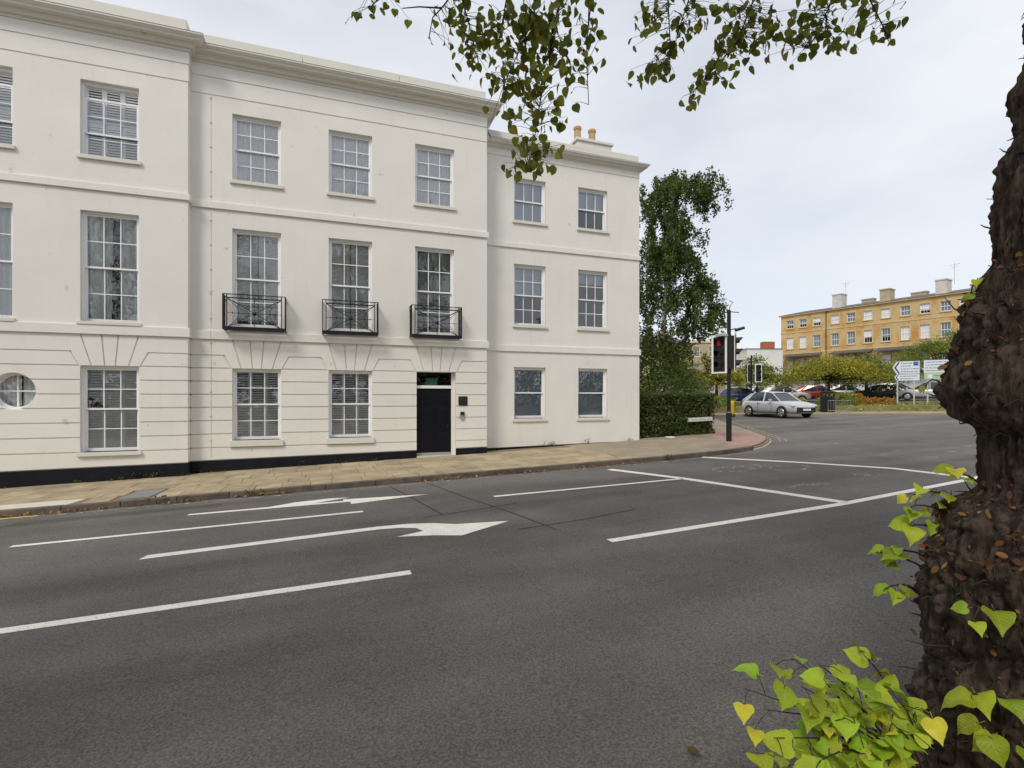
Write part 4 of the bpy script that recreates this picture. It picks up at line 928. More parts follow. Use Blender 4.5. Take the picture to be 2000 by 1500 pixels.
# direction signs
def dsign(label, loc, wd, rz):
    return thing('direction_sign', label, 'sign', loc, rz, group=None)
rzs = -R(19.7) - R(38)
d1 = dsign('pale direction sign with dark left-pointing chevrons on two posts', (37.9, 9.75, gz(37.9) - .12), 0, rzs)
for x in (-.5, .42): MB().tube([(x, .06, 0), (x, .06, 3.3)], .045, 8).build('post', 'post', d1)
def plate(parent, poly, y, m, name='sign_plate'): return MB().prism_y(poly, y, y + .02).build(name, m, parent)
pl = plate(d1, [(-.78, 2.93), (-.55, 2.5), (.72, 2.5), (.72, 3.36), (-.55, 3.36)], 0, 'signwhite')
plate(pl, [(-.68, 2.93), (-.45, 2.53), (-.36, 2.53), (-.58, 2.93), (-.36, 3.32), (-.45, 3.32)], -.006, 'navy', 'chevron')
pp = plate(pl, rect(.38, .66, 3.05, 3.32), -.006, 'signblue', 'parking_symbol')
plate(pl, rect(.48, .60, 3.08, 3.13), -.010, 'navy', 'symbol_mark')
pl2 = plate(d1, [(-.68, 2.25), (-.52, 2.03), (.72, 2.03), (.72, 2.46), (-.52, 2.46)], 0, 'signwhite')
plate(pl2, [(-.6, 2.25), (-.48, 2.06), (-.42, 2.06), (-.53, 2.25), (-.42, 2.44), (-.48, 2.44)], -.006, 'navy', 'chevron')
def lines(parent, x0, x1, zs, y=-.006):
    for z, k in zs:
        m = MB(); x = x0
        while x < x0 + (x1 - x0) * k: wd = random.uniform(.05, .2); m.box(x, min(x + wd, x1), y, y + .005, z - .022, z + .022); x += wd + .035
        m.build('lettering', 'greyc', parent)
lines(pl, -.3, .66, ((3.22, .6), (3.03, .55), (2.83, 1), (2.64, .8))); lines(pl2, -.35, .6, ((2.33, .9), (2.15, .75)))
d2 = dsign('pale direction sign with green lower panel beside the big trunk', (39.0, 8.2, gz(39) - .12), 0, rzs)
for x in (-.75, .5): MB().tube([(x, .06, 0), (x, .06, 3.3)], .045, 8).build('post', 'post', d2)
pl = plate(d2, rect(-.95, .95, 2.5, 3.36), 0, 'signwhite'); lines(pl, -.85, .7, ((3.22, .9), (3.03, .8), (2.83, 1), (2.64, .7)))
pl = plate(d2, rect(-.93, .95, 2.06, 2.49), 0, 'signgreen'); lines(pl, -.4, .7, ((2.3, .8),)); plate(pl, rect(-.75, -.5, 2.12, 2.4), -.006, 'signwhite', 'symbol')
# low mossy wall at the back of the footway
lw = offset(FAR, 2.75)
MB().prism_z([p for p in lw[1:7]] + [p for p in reversed(offset(FAR, 3.0)[1:7])], lambda x: gz(x), lambda x: gz(x) + .42).build('low_wall', 'lowwall')
tag(bpy.data.objects['low_wall'], 'low mossy wall along the back of the far footway', 'wall')
bush('shrub', 'orange shrub row left of the direction signs', 'shrub', (37.9, 11.6, 0), .6, 1.2, .38, 1000, 'orange', .13)
bush('shrub', 'rounded orange shrub in front of the black parked car', 'shrub', (38.3, 13.6, 0), .6, .6, .55, 700, 'orange', .13)
bush('shrub', 'green shrub on the verge right of the litter bin', 'shrub', (34.6, 12.3, 0), 1.0, 1.6, .6, 1500, 'treeleafg', .13)
bush('shrub', 'low green shrub behind the yellow bollard', 'shrub', (26.0, 14.9, 0), 1.2, 1.9, .65, 1700, 'treeleafg', .13)
bush('shrub', 'green and gold shrub behind the silver car', 'shrub', (30.4, 13.3, 0), .9, 1.7, .62, 1500, 'treeleaf', .13)
gm = MB(); gpts = []
for i in range(9000):
    x = random.uniform(24, 48); yv = random.uniform(-2, 18); 
    if x + yv * .75 > 36.2 + random.uniform(-.5, .5) and x + yv < 53: gpts.append((x, yv, gz(x) + .2 + random.random() * .12))
leafquads(gm, gpts, .16, 0); tag(raw('verge_plants', gm, 'vergeleaf'), 'rough grass and low plants on the far verge', 'grass', kind='stuff')

# ---------------------------------------------------------------- cars
def car(label, loc, rz, paint, group='cars parked in front of the terrace', detail=False, L_=4.35, W=1.78, H=1.46):
    t = thing('car' if detail else 'parked_car', label, 'car', loc, rz, group=None if detail else group)
    hl = L_ / 2; wb = .6 * hl
    # lower body stations: x, half width, bottom, belt height
    st = [(-hl, .62, .42, .78), (-hl + .05, .76, .30, .92), (-hl + .28, .86, .24, .97), (-wb - .36, .89, .22, .98), (-wb, .89, .22, .97), (0, .89, .20, .955), (wb - .45, .89, .22, .95), (wb, .885, .22, .925), (hl - .42, .85, .22, .87), (hl - .14, .76, .24, .78), (hl, .60, .30, .66)]
    b = MB(); rings = []
    for x, hw, zb, zt in st:
        n = len(b.v); prof = [(-hw * .86, zb), (-hw * .98, zb + .12), (-hw, zb + (zt - zb) * .5), (-hw * .97, zt - .07), (-hw * .88, zt), (0, zt + .03), (hw * .88, zt), (hw * .97, zt - .07), (hw, zb + (zt - zb) * .5), (hw * .98, zb + .12), (hw * .86, zb)]
        b.v += [(x, yy, z) for yy, z in prof]; rings.append((n, len(prof)))
    for (u, k), (v, _) in zip(rings, rings[1:]):
        for i in range(k): j = (i + 1) % k; b.f.append((u + i, u + j, v + j, v + i))
    b.f.append(tuple(rings[0][0] + i for i in range(11))); b.f.append(tuple(rings[-1][0] + i for i in reversed(range(11))))
    body = b.build('body', paint, t, smooth=True)
    sb = body.modifiers.new('smooth', 'SUBSURF'); sb.levels = 1; sb.render_levels = 1
    # greenhouse
    def hoop(x, z, hw): return (x, hw, z)
    base = [(-hl + .16, .97, .74), (-hl + .6, .985, .76), (-.2, .95, .77), (hl * .36, .935, .76), (hl * .50, .915, .70)]
    topz = [(-hl + .72, H - .11, .55), (-hl + 1.1, H - .03, .59), (-.2, H, .61), (.12, H - .035, .60), (.28, H - .08, .56)]
    g = MB(); 
    for bb, tt in zip(base, topz):
        g.v += [(bb[0], -bb[2], bb[1] - .02), (tt[0], -tt[2], tt[1]), (tt[0], tt[2], tt[1]), (bb[0], bb[2], bb[1] - .02)]
    for i in range(4):
        k = i * 4
        for j in range(3): g.f.append((k + j, k + j + 1, k + j + 5, k + j + 4))
    g.f.append((0, 1, 2, 3)); g.f.append((16, 19, 18, 17))
    g.build('glasshouse', 'carglass', t)
    r = MB(); top = [(x, z, w_) for x, z, w_ in topz]
    for x, z, w_ in top: r.v += [(x, -w_ - .012, z + .002), (x, -w_ * .5, z + .03), (x, w_ * .5, z + .03), (x, w_ + .012, z + .002)]
    for i in range(4):
        for j in range(3): r.f.append((i * 4 + j, i * 4 + j + 1, i * 4 + j + 5, i * 4 + j + 4))
    r.build('roof', paint, t, smooth=True)
    for sg in (-1, 1):
        MB().quad(*[(q[0], sg * (q[2] + .012), q[1] - d_) for q, d_ in ((base[0], .03), (base[1], .03), (topz[1], 0), (topz[0], 0))]).build('quarter_panel', paint, t)
        for i, wd in ((0, .05), (1, .07), (2, .045), (4, .035)):
            a, c = base[i], topz[i]; MB().tube([(a[0], sg * (a[2] + .004), a[1] - .03), (c[0], sg * (c[2] + .004), c[1] + .004)], wd, 4).build('pillar', paint, t)
    for x in (-wb, wb):
        for sg in (-1, 1):
            wl = MB().lathe((x, sg * .825, .315), [(.20, -.1), (.30, -.09), (.318, -.05), (.318, .05), (.30, .09), (.20, .1)], 20, 'y').build('wheel', 'tyre', t)
            MB().lathe((x, sg * .925, .315), [(.205, -.012), (.215, .0), (.19, .012), (.05, .018)], 16, 'y').build('rim', 'rim', wl)
            if detail:
                sp = MB()
                for k in range(5): a = k * 1.2566; sp.prism_y([(x + .05 * math.cos(a + .35), .315 + .05 * math.sin(a + .35)), (x + .19 * math.cos(a + .45), .315 + .19 * math.sin(a + .45)), (x + .19 * math.cos(a + .85), .315 + .19 * math.sin(a + .85)), (x + .05 * math.cos(a + .95), .315 + .05 * math.sin(a + .95))], sg * .942 - .006, sg * .942 + .006)
                sp.build('rim_gap', 'tyre', wl)
            ar = MB(); pts = [(x + .37 * math.cos(t_), sg * .8945, .315 + .37 * math.sin(t_)) for t_ in [-.25 + (math.pi + .5) * i / 14 for i in range(15)]]; ar.quad(*pts); ar.build('wheel_arch', 'blackp', t)
    for sg in (-1, 1):
        MB().prism_y([(hl - .5, .72), (hl - .1, .65), (hl - .05, .70), (hl - .42, .81)], *sorted((sg * .60, sg * .80))).build('headlight', 'lamp', t)
        MB().box(-hl - .01, -hl + .2, *sorted((sg * .55, sg * .80)), .72, .86).build('tail_light', 'redlamp', t)
        MB().box(.42, .56, *sorted((sg * .86, sg * 1.0)), .93, 1.05).build('mirror', paint, t, bevel=.03)
    MB().prism_y([(hl - .25, .28), (hl + .02, .34), (hl + .02, .58), (hl - .12, .63)], -.60, .60).build('grille', 'blackp', t, bevel=.02)
    MB().box(hl + .02, hl + .03, -.26, .26, .42, .53).build('number_plate', 'plate', t)
    if detail:
        for sg in (-1, 1):
            for x in (-.55, .52): MB().box(x - .006, x + .006, *sorted((sg * .885, sg * .895)), .32, .92).build('door_seam', 'blackp', t)
            for x in (-.42, .35): MB().box(x - .1, x + .1, *sorted((sg * .885, sg * .91)), .80, .83).build('door_handle', paint, t)
        MB().box(-hl * .8, hl * .8, -.89, -.872, .2, .27).build('sill_trim', 'greyc', t)
    return t
car('silver hatchback driving across the junction', (24.75, 8.35, gz(24.75)), math.atan2(-.997, -.07), 'silver', detail=True, L_=4.25)
pk = [('dark grey car parked far left, beyond the hedge', 33.5, 25.5, .3, 'greyc'), ('dark blue car parked behind the far traffic light', 37.2, 23.8, -.9, 'bluec'), ('silver parked car left of the white one, under the rounded tree', 42.5, 26.5, -.6, 'silver'), ('white parked car nearest the terrace end, behind the silver hatchback', 41.3, 23.0, -.7, 'whitec'), ('red parked car left of the litter bin', 44.3, 21.9, -.75, 'redc'), ('white car parked beyond the red one', 49.6, 26.3, -.6, 'whitec'), ('white parked car just right of the litter bin', 47.2, 21.2, -.8, 'whitec'), ('black parked car behind the rounded orange shrub', 46.9, 18.1, 2.2, 'blackc'), ('white parked car right of the black car', 52.6, 20.1, -.8, 'whitec'), ('silver parked car seen between the direction sign posts', 48.3, 14.9, 2.15, 'silver'), ('grey parked car beyond the silver one by the signs', 54.5, 16.4, 2.1, 'greyc')]
for lbl, x, yv, rz, p in pk: car(lbl, (x, yv, gz(x) + .17), rz, p, H=1.5 if p != 'blackc' else 1.42)

# ---------------------------------------------------------------- lime tree in the foreground
lime = thing('lime_tree', 'big dark burred lime trunk in the right foreground with overhanging leafy twigs', 'tree', (3.21, -13.57, gz(3.2) + .1), world=True)
TAB = [(-.2, .62), (.2, .56), (.437, .54), (.6, .515), (.79, .535), (1.05, .525), (1.22, .46), (1.37, .285), (1.64, .29), (1.73, .41), (1.857, .445), (2.0, .41), (2.21, .375), (2.38, .30), (2.49, .265), (2.72, .26), (2.9, .225), (3.06, .165), (3.2, .19), (3.4, .135), (3.53, .13), (3.9, .115), (4.6, .1)]
def tab(z):
    for (a, ra), (b, rb) in zip(TAB, TAB[1:]):
        if a <= z <= b: k = (z - a) / (b - a); k = k * k * (3 - 2 * k); return ra + (rb - ra) * k
    return TAB[-1][1] if z > 0 else TAB[0][1]
SIL = math.atan2(.917, -.40); TOW = 1.571           # silhouette side as seen from the road, and the side turned to the footway
tv = []; tf = []; NZ, NT = 460, 250; ZH = 5.2
random.seed(5)
for i in range(NZ + 1):
    z = -.2 + (ZH + .2) * i / NZ; tr_ = tab(z); base = .285 if z < 3 else .285 - .02 * (z - 3)
    sh = min(0, tr_ - base - .02)
    cx = 3.21 + .399 * -sh * 1.0; cy = -13.57 + .917 * sh
    for j in range(NT):
        th = 6.28318 * j / NT; dth = (th - SIL + math.pi) % (2 * math.pi) - math.pi
        # bulge reaches from the silhouette round towards the footway side, then folds in
        if dth < 0: wgt = math.exp(-(dth / .8) ** 2)
        else: wgt = 1 if dth < .85 else math.exp(-((dth - .85) / .28) ** 2)
        lowz = 1.28
        if z < lowz: wgt = max(wgt, .75)
        r = base + max(0, tr_ - base) * wgt
        d = Vector((math.cos(th), math.sin(th), 0)); q = Vector((d.x * 1., d.y * 1., z))
        burr = max(0., min(1., (tr_ - base) / .1)) * wgt
        rid = abs(noise.noise(Vector((d.x * 5.5, d.y * 5.5, z * .9)))) * .06 + abs(noise.noise(Vector((d.x * 15, d.y * 15, z * 1.8)))) * .04
        lump = noise.fractal(Vector((d.x * 2.6, d.y * 2.6, z * 5)), .9, 2.1, 4) * .05 + abs(noise.noise(Vector((d.x * 9, d.y * 9, z * 17)))) * .045
        fis = (1 - abs(noise.noise(Vector((d.x * 7 + .8 * noise.noise(Vector((d.x * 3, d.y * 3, z * 3))), d.y * 7, z * 1.1))))) ** 6 * .03
        rid -= fis
        lump -= (1 - abs(noise.noise(Vector((d.x * 6, d.y * 6 + 3, z * 9))))) ** 7 * .035
        fine = noise.noise(Vector((d.x * 26, d.y * 26, z * 38))) * .012
        r += rid * (1 - .7 * burr) - .02 + lump * (.25 + .75 * burr) + fine
        tv.append((cx + d.x * r, cy + d.y * r, z + gz(3.2)))
for i in range(NZ):
    for j in range(NT): tf.append((i * NT + j, i * NT + (j + 1) % NT, (i + 1) * NT + (j + 1) % NT, (i + 1) * NT + j))
tm = bpy.data.meshes.new('trunk'); tm.from_pydata(tv, [], tf); tm.materials.append(M['bark']); tm.polygons.foreach_set('use_smooth', [True] * len(tf))
link('trunk', tm, lime)
def trunk_pt(z, dth, off=0.):
    i = int((z + .2) / (ZH + .2) * NZ); th = SIL + dth; j = int((th % 6.28318) / 6.28318 * NT) % NT
    v = Vector(tv[i * NT + j]); d = Vector((math.cos(th), math.sin(th), 0)); return v + d * off, d
# stubs and dead leaves on the bark
stb = MB()
for i in range(520):
    z = random.choice([random.uniform(2.2, 4.2), random.uniform(.9, 1.45), random.uniform(1.6, 2.4), random.uniform(.2, 1.3)]); p, d = trunk_pt(z, random.uniform(-.7, 1.7), -.01)
    e = d + Vector((random.gauss(0, .5), random.gauss(0, .5), random.gauss(.2, .5))); ln = random.uniform(.012, .05) * (2.2 if random.random() < .04 else 1)
    stb.tube([p, p + e * ln * .6, p + e * ln + Vector((random.gauss(0, .25) * ln, random.gauss(0, .25) * ln, random.gauss(0, .5) * ln))], [.0045, .0035, .0015], 4, False)
tag(raw('twig_stubs', stb, 'twig', lime), kind='stuff')
def curled(mb, pts):
    for p in pts:
        a = Vector((random.gauss(0, 1), random.gauss(0, 1), random.gauss(-.3, 1))).normalized(); b = a.orthogonal().normalized(); b.rotate(Matrix.Rotation(random.uniform(0, 6.28), 3, a)); n = a.cross(b); l = random.uniform(.012, .045); w0 = l * random.uniform(.15, .4); k = len(mb.v); cu = random.uniform(.2, .7)
        for i in range(5):
            t = i / 4; wd = w0 * math.sin(math.pi * (.12 + .8 * t)); q = Vector(p) + a * l * t + n * l * cu * t * t
            mb.v += [tuple(q - b * wd + n * wd * .6), tuple(q + b * wd + n * wd * .5)]
        mb.f += [(k + 2 * i, k + 2 * i + 1, k + 2 * i + 3, k + 2 * i + 2) for i in range(4)]
dlm = MB(); pts = []
for i in range(480):
    z = random.choice([random.uniform(1.0, 1.42), random.uniform(1.9, 2.5), random.uniform(.3, 1.3), random.uniform(.9, 1.35)]); p, d = trunk_pt(z, random.uniform(-.5, 1.8), random.uniform(.0, .02)); pts.append(p)
curled(dlm, pts); tag(raw('dead_leaves', dlm, 'deadleaf', lime), kind='stuff')
# lime leaf shapes
def lime_leaf(name, size, m, fold, curl, seed, wave=.0):
    rnd = random.Random(seed); key = [(0, 0), (.16, -.07), (.33, .0), (.45, .17), (.47, .36), (.38, .57), (.22, .77), (.08, .9), (0, 1.04)]; out = []
    for (a, b), (c, d) in zip(key, key[1:]):                    # toothed margin
        out += [(a, b), (a * .5 + c * .5 + .012, b * .5 + d * .5 - .022)] if wave else [(a, b)]
    out.append(key[-1]); mb = MB(); ph = rnd.uniform(0, 6)
    def Z(x, y_): return size * (abs(x) * fold - curl * (y_ - .3) ** 2 - .22 * curl * x * x + wave * math.sin(y_ * 9 + ph + x * 3) * abs(x))
    for sg in (1, -1):
        k = rnd.uniform(.9, 1.08); o = [(sg * a * k * size, b * size, Z(sg * a, b)) for a, b in out]; mids = [max(0, min(1.04, b)) for a, b in out]
        h = [(sg * a * k * .5 * size, (b * .5 + c * .5) * size, Z(sg * a * .5, b) + .02 * size * wave) for (a, b), c in zip(out, mids)]; c = [(0, b * size, -size * curl * (b - .3) ** 2) for b in mids]
        for A_, B_ in ((c, h), (h, o)):
            for i in range(len(out) - 1):
                qq = []
                for v in (A_[i], B_[i], B_[i + 1], A_[i + 1]):
                    if not qq or (Vector(v) - Vector(qq[-1])).length > 1e-5: qq.append(v)
                if (Vector(qq[0]) - Vector(qq[-1])).length < 1e-5: qq.pop()
                if len(qq) > 2: mb.quad(*(qq if sg > 0 else qq[::-1]))
    mb.tube([(0, 0, 0), (.0, -.3 * size, .02 * size)], .012 * size, 3, False)
    me = bpy.data.meshes.new(name); me.from_pydata(mb.v, [], mb.f); me.materials.append(M[m]); bm = bmesh.new(); bm.from_mesh(me); bmesh.ops.remove_doubles(bm, verts=bm.verts, dist=1e-6); bm.to_mesh(me); bm.free()
    me.polygons.foreach_set('use_smooth', [True] * len(me.polygons)); return me
def place(name, me, parent, p, tipdir, nrm, s=1.):
    y_ = Vector(tipdir).normalized(); z_ = Vector(nrm); z_ = (z_ - y_ * z_.dot(y_)); z_ = z_.normalized() if z_.length > 1e-3 else y_.orthogonal().normalized(); x_ = y_.cross(z_)
    o = link(name, me, parent); mtx = Matrix((x_, y_, z_)).transposed().to_4x4(); mtx.translation = Vector(p); o.matrix_basis = mtx @ Matrix.Scale(s, 4); return o
hangs = [lime_leaf('leaf', .066, 'leafo', .25, .3, k) for k in range(3)] + [lime_leaf('leaf', .06, 'leafbrown', .3, .45, 9)]
CL = [(0.4, -10.44, 5.26, 0.147, 0.052, 14), (1.07, -10.78, 5.07, 0.144, 0.11, 34), (1.15, -10.81, 4.8, 0.136, 0.093, 26), (1.36, -10.99, 4.88, 0.166, 0.149, 44), (1.36, -10.99, 4.48, 0.108, 0.083, 22), (1.53, -11.16, 4.93, 0.145, 0.121, 36), (1.53, -11.05, 4.67, 0.141, 0.124, 34), (1.7, -11.22, 4.85, 0.137, 0.145, 36), (1.88, -11.28, 4.68, 0.097, 0.162, 34), (1.61, -11.19, 4.36, 0.129, 0.113, 28), (1.51, -11.15, 4.2, 0.137, 0.057, 18), (1.7, -11.22, 4.14, 0.081, 0.048, 10), (1.53, -11.16, 4.02, 0.048, 0.048, 7), (1.55, -11.17, 3.9, 0.057, 0.057, 12), (1.46, -11.13, 3.76, 0.097, 0.048, 16), (1.61, -11.19, 3.75, 0.048, 0.032, 6), (2.55, -11.31, 5.07, 0.102, 0.11, 22), (2.65, -11.35, 4.84, 0.085, 0.068, 14), (2.65, -11.35, 4.69, 0.093, 0.068, 14), (2.52, -11.3, 4.62, 0.059, 0.03, 7), (2.84, -11.52, 5.02, 0.108, 0.099, 20), (2.76, -11.49, 4.9, 0.05, 0.041, 6), (3.21, -11.65, 4.98, 0.182, 0.132, 44), (3.36, -11.71, 4.81, 0.108, 0.083, 14), (3.07, -11.61, 4.73, 0.116, 0.099, 24), (2.99, -11.58, 4.57, 0.108, 0.074, 14), (2.86, -11.53, 4.41, 0.099, 0.037, 11), (3.82, -11.77, 5.07, 0.144, 0.119, 36), (3.88, -11.79, 4.9, 0.144, 0.085, 22), (3.74, -11.74, 4.81, 0.059, 0.034, 6), (4.3, -11.83, 5.15, 0.113, 0.095, 12), (4.44, -11.88, 5.0, 0.078, 0.104, 12)]
TW = [[(1.84, -11.17, 5.41), (1.79, -11.15, 5.12), (1.72, -11.12, 4.88), (1.7, -11.11, 4.59), (1.64, -11.09, 4.35), (1.61, -11.08, 4.18), (1.59, -11.08, 4.03), (1.57, -11.07, 3.88), (1.51, -11.05, 3.78)], [(2.04, -11.24, 5.37), (2.02, -11.23, 5.12), (1.99, -11.22, 4.88), (1.98, -11.22, 4.63), (2.0, -11.22, 4.28)], [(1.43, -11.02, 5.37), (1.37, -11.0, 5.12), (1.34, -10.99, 4.94), (1.32, -10.98, 4.87)], [(1.03, -10.87, 5.33), (1.05, -10.88, 5.08), (1.1, -10.9, 4.88), (1.14, -10.92, 4.69)], [(1.65, -11.1, 5.33), (1.57, -11.07, 4.96), (1.45, -11.03, 4.67), (1.36, -10.99, 4.46)], [(2.58, -11.43, 5.37), (2.6, -11.44, 5.12), (2.62, -11.44, 4.81), (2.62, -11.44, 4.46)], [(2.82, -11.52, 5.37), (2.76, -11.49, 5.12), (2.68, -11.47, 4.88)], [(3.32, -11.7, 5.37), (3.25, -11.67, 5.12), (3.13, -11.63, 4.79), (2.97, -11.57, 4.59), (2.78, -11.5, 4.37)], [(3.91, -11.91, 5.37), (3.85, -11.88, 5.12), (3.75, -11.85, 4.88), (3.67, -11.82, 4.73)], [(4.1, -11.98, 5.37), (4.14, -11.99, 5.12), (4.24, -12.02, 4.92), (4.28, -12.04, 4.79)], [(0.4, -10.65, 5.37), (0.39, -10.65, 5.12), (0.34, -10.63, 5.07)], [(0.99, -10.86, 5.21), (0.88, -10.82, 5.06), (0.81, -10.8, 4.98), (0.78, -10.79, 4.81)], [(0.88, -10.82, 5.06), (0.71, -10.76, 5.07), (0.58, -10.71, 5.06)]]
twigo = []
for t_ in TW:
    b = MB(); P = [Vector(p) for p in t_]; up_ = [P[0] + Vector((.5, -.4, 1.0))] if P[0].z > 5.2 else []
    b.tube(up_ + P, [.009] * len(up_) + [.007 - .005 * i / len(P) for i in range(len(P))], 5, False)
    twigo.append((b, P))
segs = [(i, a, c) for i, (b, P) in enumerate(twigo) for a, c in zip(P, P[1:])]
def nearest(p):
    best = None
    for i, a, c in segs:
        t = max(0, min(1, (p - a).dot(c - a) / (c - a).length_squared)); q = a + (c - a) * t; d = (p - q).length
        if best is None or d < best[0]: best = (d, i, q)
    return best
leaves = []
for cx, cy, cz, rh, rv, n in CL:
    for k in range(int(n * 1.55)):
        g1 = random.gauss(0, .8); g2 = random.gauss(0, .8); g1 = max(-1.7, min(1.7, g1)); g2 = max(-1.7, min(1.7, g2)); p = Vector((cx + ALPHA * 0 + g1 * rh * .94 + random.gauss(0, .12) * .34, cy - g1 * rh * .34 + random.gauss(0, .12), cz + g2 * rv)); leaves.append(p)
random.seed(31); random.shuffle(leaves)
rest = MB(); cnt = 0; todo = []
for p in leaves:
    d, i, q = nearest(p); b = twigo[i][0]
    if d > .03 and random.random() < .95: b.tube([q, q.lerp(p, .6) + Vector((0, 0, .02)), p + Vector((0, 0, .015))], [.003, .002, .0012], 3, False)
    todo.append((p, i))
tw_obj = [b.build('twig', 'twig', lime) for b, P in twigo]
for p, i in todo:
    td = Vector((random.gauss(0, .5), random.gauss(0, .5), -1)); nr_ = Vector((random.gauss(0, 1), random.gauss(0, 1), random.gauss(.3, .6))); s_ = random.uniform(.75, 1.25)
    if cnt < 185: place('leaf', random.choice(hangs if random.random() < .3 else hangs[:3]), tw_obj[i], p, td, nr_, s_); cnt += 1
    else:
        me = hangs[random.randrange(3)]; y_ = td.normalized(); z_ = (nr_ - y_ * nr_.dot(y_)).normalized(); x_ = y_.cross(z_); k = len(rest.v)
        for v in me.vertices: rest.v.append(tuple(p + (x_ * v.co.x + y_ * v.co.y + z_ * v.co.z) * s_))
        for pl in me.polygons: rest.f.append(tuple(k + w_ for w_ in pl.vertices))
tag(raw('hanging_foliage', rest, 'leaf', lime), kind='stuff')
# crown above, kept clear of the carriageway
def crown(parent, c, n, seed):
    rnd = random.Random(seed); pts = []; br = MB()
    for i in range(70):
        a = rnd.uniform(0, 6.28); rr = 4.6 * math.sqrt(rnd.random()); z = rnd.uniform(5.0, 12.5) ; rr *= 1 - max(0, z - 8.5) / 7
        e = Vector((c[0] + math.cos(a) * rr, c[1] + math.sin(a) * rr, z))
        if e.z < 2.9 + .27 * e.x + .76 * (e.y + 14.97): continue
        br.tube([(c[0], c[1], 4.6), (c[0] + math.cos(a) * rr * .4, c[1] + math.sin(a) * rr * .4, 4.6 + (z - 4.6) * .6), e], [.06, .04, .012], 5, False)
        for k in range(n // 70):
            p = e + Vector((rnd.gauss(0, .55), rnd.gauss(0, .55), rnd.gauss(0, .4)))
            if p.z > 2.45 + .27 * p.x + .79 * (p.y + 14.97): pts.append(p)
    m = MB(); leafquads(m, pts, .15, .6); tag(raw('crown', m, 'leaf', parent), kind='stuff')
    br.tube([(c[0], c[1], 4.3), (c[0], c[1], 9), (c[0], c[1], 11.5)], [.16, .1, .03], 7); br.build('limbs', 'bark', parent)
crown(lime, (3.25, -13.75, 0), 16000, 11)
# young shoots at the foot of the trunk: every leaf a piece
random.seed(77)
sh_me = [lime_leaf('leaf', .105, 'bright', fo, cu, 20 + k, .16) for k, (fo, cu) in enumerate(((.2, .3), (.45, .6), (-.15, .5), (.3, .9)))] + [lime_leaf('leaf', .10, 'yellowleaf', .25, .45, 40, .16)]
CAMP = Vector((0, CAMY, CAMZ)); FW = Vector((math.sin(ALPHA), math.cos(ALPHA), 0)); RT = Vector((math.cos(ALPHA), -math.sin(ALPHA), 0))
def shoot(base, tip, nl, sz, spread, yellow=.15, droop=.08, f0=.25):
    b = MB(); base = Vector(base); tip = Vector(tip); mid = base.lerp(tip, .55) + Vector((0, 0, droop)); P = [base, base.lerp(mid, .5) + Vector((0, 0, droop * .4)), mid, mid.lerp(tip, .5) + Vector((0, 0, droop * .3)), tip]
    b.tube(P, [.007, .0055, .0045, .0035, .0018], 5, False); todo = []
    for k in range(nl):
        f = f0 + (1 - f0) * (k + .8) / nl; i = min(3, int(f * 4)); q = P[i].lerp(P[i + 1], min(1, f * 4 - i)); p = q + Vector((random.gauss(0, spread), random.gauss(0, spread), random.gauss(0, spread * .7)))
        sd = (tip - base).normalized(); side = sd.cross(Vector((0, 0, 1))).normalized() * (1 if k % 2 else -1)
        td = (sd * .5 + side * random.uniform(.3, 1.) + Vector((0, 0, random.uniform(-.7, -.1)))).normalized(); nr_ = Vector((random.gauss(-.35, .35), random.gauss(-.45, .35), random.uniform(.5, 1)))
        b.tube([q, q.lerp(p, .6) + Vector((0, 0, .012)), p], [.0022, .0018, .0014], 4, False); todo.append((p, td, nr_))
    stem = b.build('shoot', 'twig', lime)
    for p, td, nr_ in todo: place('leaf', sh_me[4] if random.random() < yellow else random.choice(sh_me[:4]), stem, p, td, nr_, sz * random.uniform(.6, 1.2))
B0 = Vector((2.55, -13.3, -.02))
TIPS = [(1.67, -13.23, 0.68), (1.94, -13.22, 0.76), (1.97, -13.33, 0.78), (2.3, -13.29, 0.74), (1.76, -13.26, 0.59), (1.7, -13.35, 0.54), (1.94, -13.27, 0.66), (1.88, -13.36, 0.61), (2.05, -13.36, 0.68), (1.97, -13.44, 0.62), (1.92, -13.42, 0.54), (2.15, -13.4, 0.65), (2.25, -13.44, 0.67), (2.15, -13.51, 0.6), (1.68, -13.44, 0.49), (1.79, -13.48, 0.51), (1.98, -13.5, 0.51), (2.01, -13.56, 0.49), (2.21, -13.53, 0.5), (2.35, -13.47, 0.58)]
for k, (x, yv, z) in enumerate(TIPS):
    bs = B0 + Vector((random.uniform(-.25, .15), random.uniform(-.35, .05), random.uniform(-.05, .1)))
    shoot(bs, (x, yv, z), 7, random.uniform(.8, 1.05), .045, .09, .1, .42)
for z, n in ((1.36, 4), (1.30, 4), (1.22, 5), (1.12, 3), (.98, 4), (.90, 4), (.80, 4)):
    p, d = trunk_pt(z, .15, -.02); shoot(p, p + d * random.uniform(.08, .24) + Vector((-.12, -.02, random.uniform(-.02, .1))), n, .82, .03, .2, .03)
p, d = trunk_pt(.82, 1.15, -.01); shoot(p, p + d * .2 + Vector((0, 0, .06)), 3, .95, .02, 0)
p, d = trunk_pt(.45, 1.1, -.01); shoot(p, p + d * .22 + Vector((0, 0, .02)), 4, 1.0, .05, 0)
p, d = trunk_pt(.3, 1.4, -.01); shoot(p, p + d * .25 + Vector((0, 0, -.02)), 4, 1.2, .06, 0)
p, d = trunk_pt(2.28, .7, -.01); shoot(p, p + d * .07, 2, .55, .015, 0)
p, d = trunk_pt(1.84, -.1, -.01); shoot(p, p + d * .09, 1, .6, .01, 0)
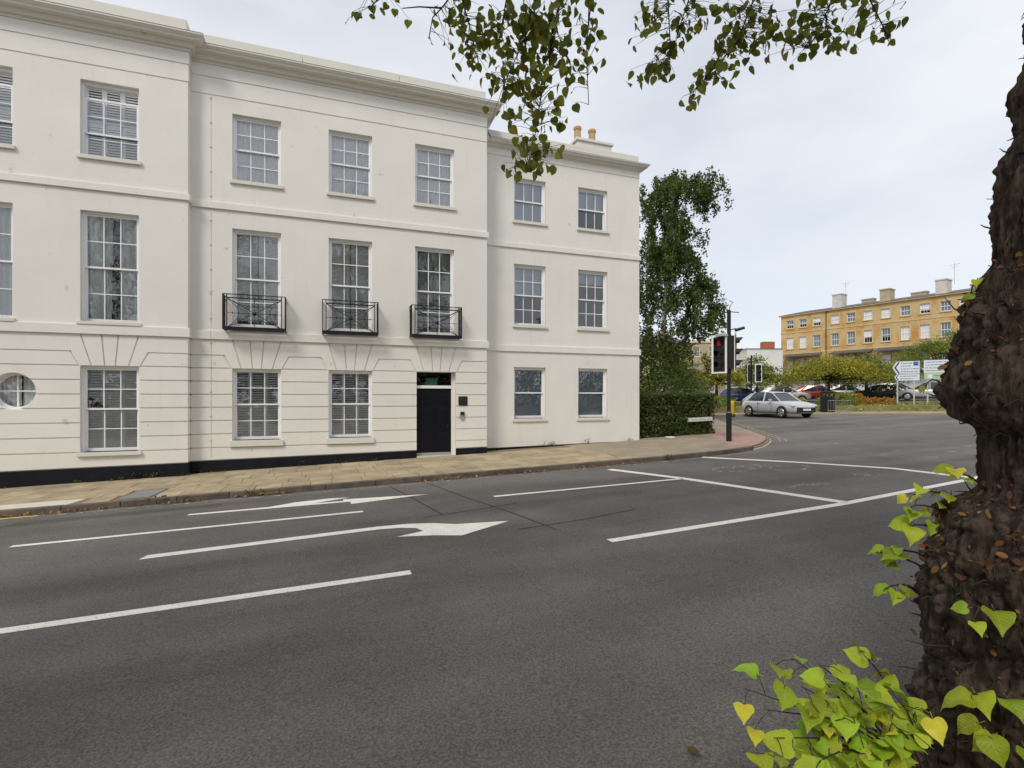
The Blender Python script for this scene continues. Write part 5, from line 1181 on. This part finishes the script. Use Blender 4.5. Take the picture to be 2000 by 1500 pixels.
# second street tree behind the photographer's left, mirrored in the panes
l2 = thing('lime_tree', 'lime tree on the near footway, seen mirrored in the window panes', 'tree', (-6.8, -15.6, gz(-6.8)), world=True)
MB().tube([(-6.8, -15.6, -.5), (-6.75, -15.6, 2), (-6.8, -15.6, 5)], [.34, .26, .22], 10).build('trunk', 'bark', l2, smooth=True)
crown(l2, (-6.8, -15.6, 0), 9000, 12)

# ---------------------------------------------------------------- litter, weeds, small marks
lt = MB(); pts = []
for i in range(900):
    x = random.choice([random.uniform(-9, -3.2), random.uniform(-2.9, -.3), random.uniform(-9, -4), random.uniform(1.5, 8)]); 
    if noise.noise(Vector((x * 1.3, 0, 0))) > -.15: pts.append((x, -3.57 - abs(random.gauss(0, .055)), gz(x) + .012 + random.random() * .03))
leafquads(lt, pts, .05, 2.); tag(raw('leaf_litter', lt, 'litter'), 'dry brown leaf litter lying in the gutter', 'leaf litter', kind='stuff')
wd_ = MB(); pts = []
for c in [random.uniform(-9, 10) for _ in range(20)] + [-3.25, -3.0, -2.7, -3.9, 5.0, 6.9, 6.95]:
    yv = (-.31 if c < -3.19 else -.03 if c < 4.55 else .62); h = random.choice([.05, .08, .16, .1])
    for k in range(14): pts.append((c + random.gauss(0, .08), yv - abs(random.gauss(0, .03)), gz(c) + .1 + random.random() * h))
for c, yv in ((-1.35, -3.6), (8.4, -3.55), (-2.9, -3.6)):
    for k in range(26): pts.append((c + random.gauss(0, .08), yv - abs(random.gauss(0, .03)), gz(c) + .02 + random.random() * .14))
leafquads(wd_, pts, .05, .5); tag(raw('wall_weeds', wd_, 'weed'), 'small weeds growing along the wall foot and kerb', 'weeds', kind='stuff')
for k, (x, yv, lab) in enumerate(((1.78, -12.72, 'fallen brown leaf on the asphalt near the bright shoots'), (10.2, -7.05, 'fallen leaf on the asphalt inside the cycle box'))):
    fo = place('fallen_leaf', hangs[3], None, (x, yv, gz(x) + .02), (.6, -.8 + 1.2 * k, 0), (.1, .1, 1), 1.2); tag(fo, lab, 'leaf')
lt2 = MB().box(11.45, 11.75, .55, .75, gz(11.6) + .1, gz(11.6) + .15).build('litter_scrap', 'white', bevel=.03); tag(lt2, 'white scrap of litter on the pavement at the hedge foot', 'litter')

# unseen tree belt added behind the photographer to darken what the ground-floor panes mirror
random.seed(90); bm_ = MB(); pts = []
for i in range(7000):
    x = random.uniform(-48, 48); top = 7.5 + 3.5 * noise.noise(Vector((x * .13, 4, 0))) + 1.5 * noise.noise(Vector((x * .5, 9, 0))); pts.append((x, -33 + random.gauss(0, 1.4), gz(x) + random.random() ** .8 * top))
leafquads(bm_, pts, .95, .2); tag(raw('reflection_trees', bm_, 'birchleaf'), 'added belt of unseen trees that darkens the lower window reflections', 'trees', kind='stuff')
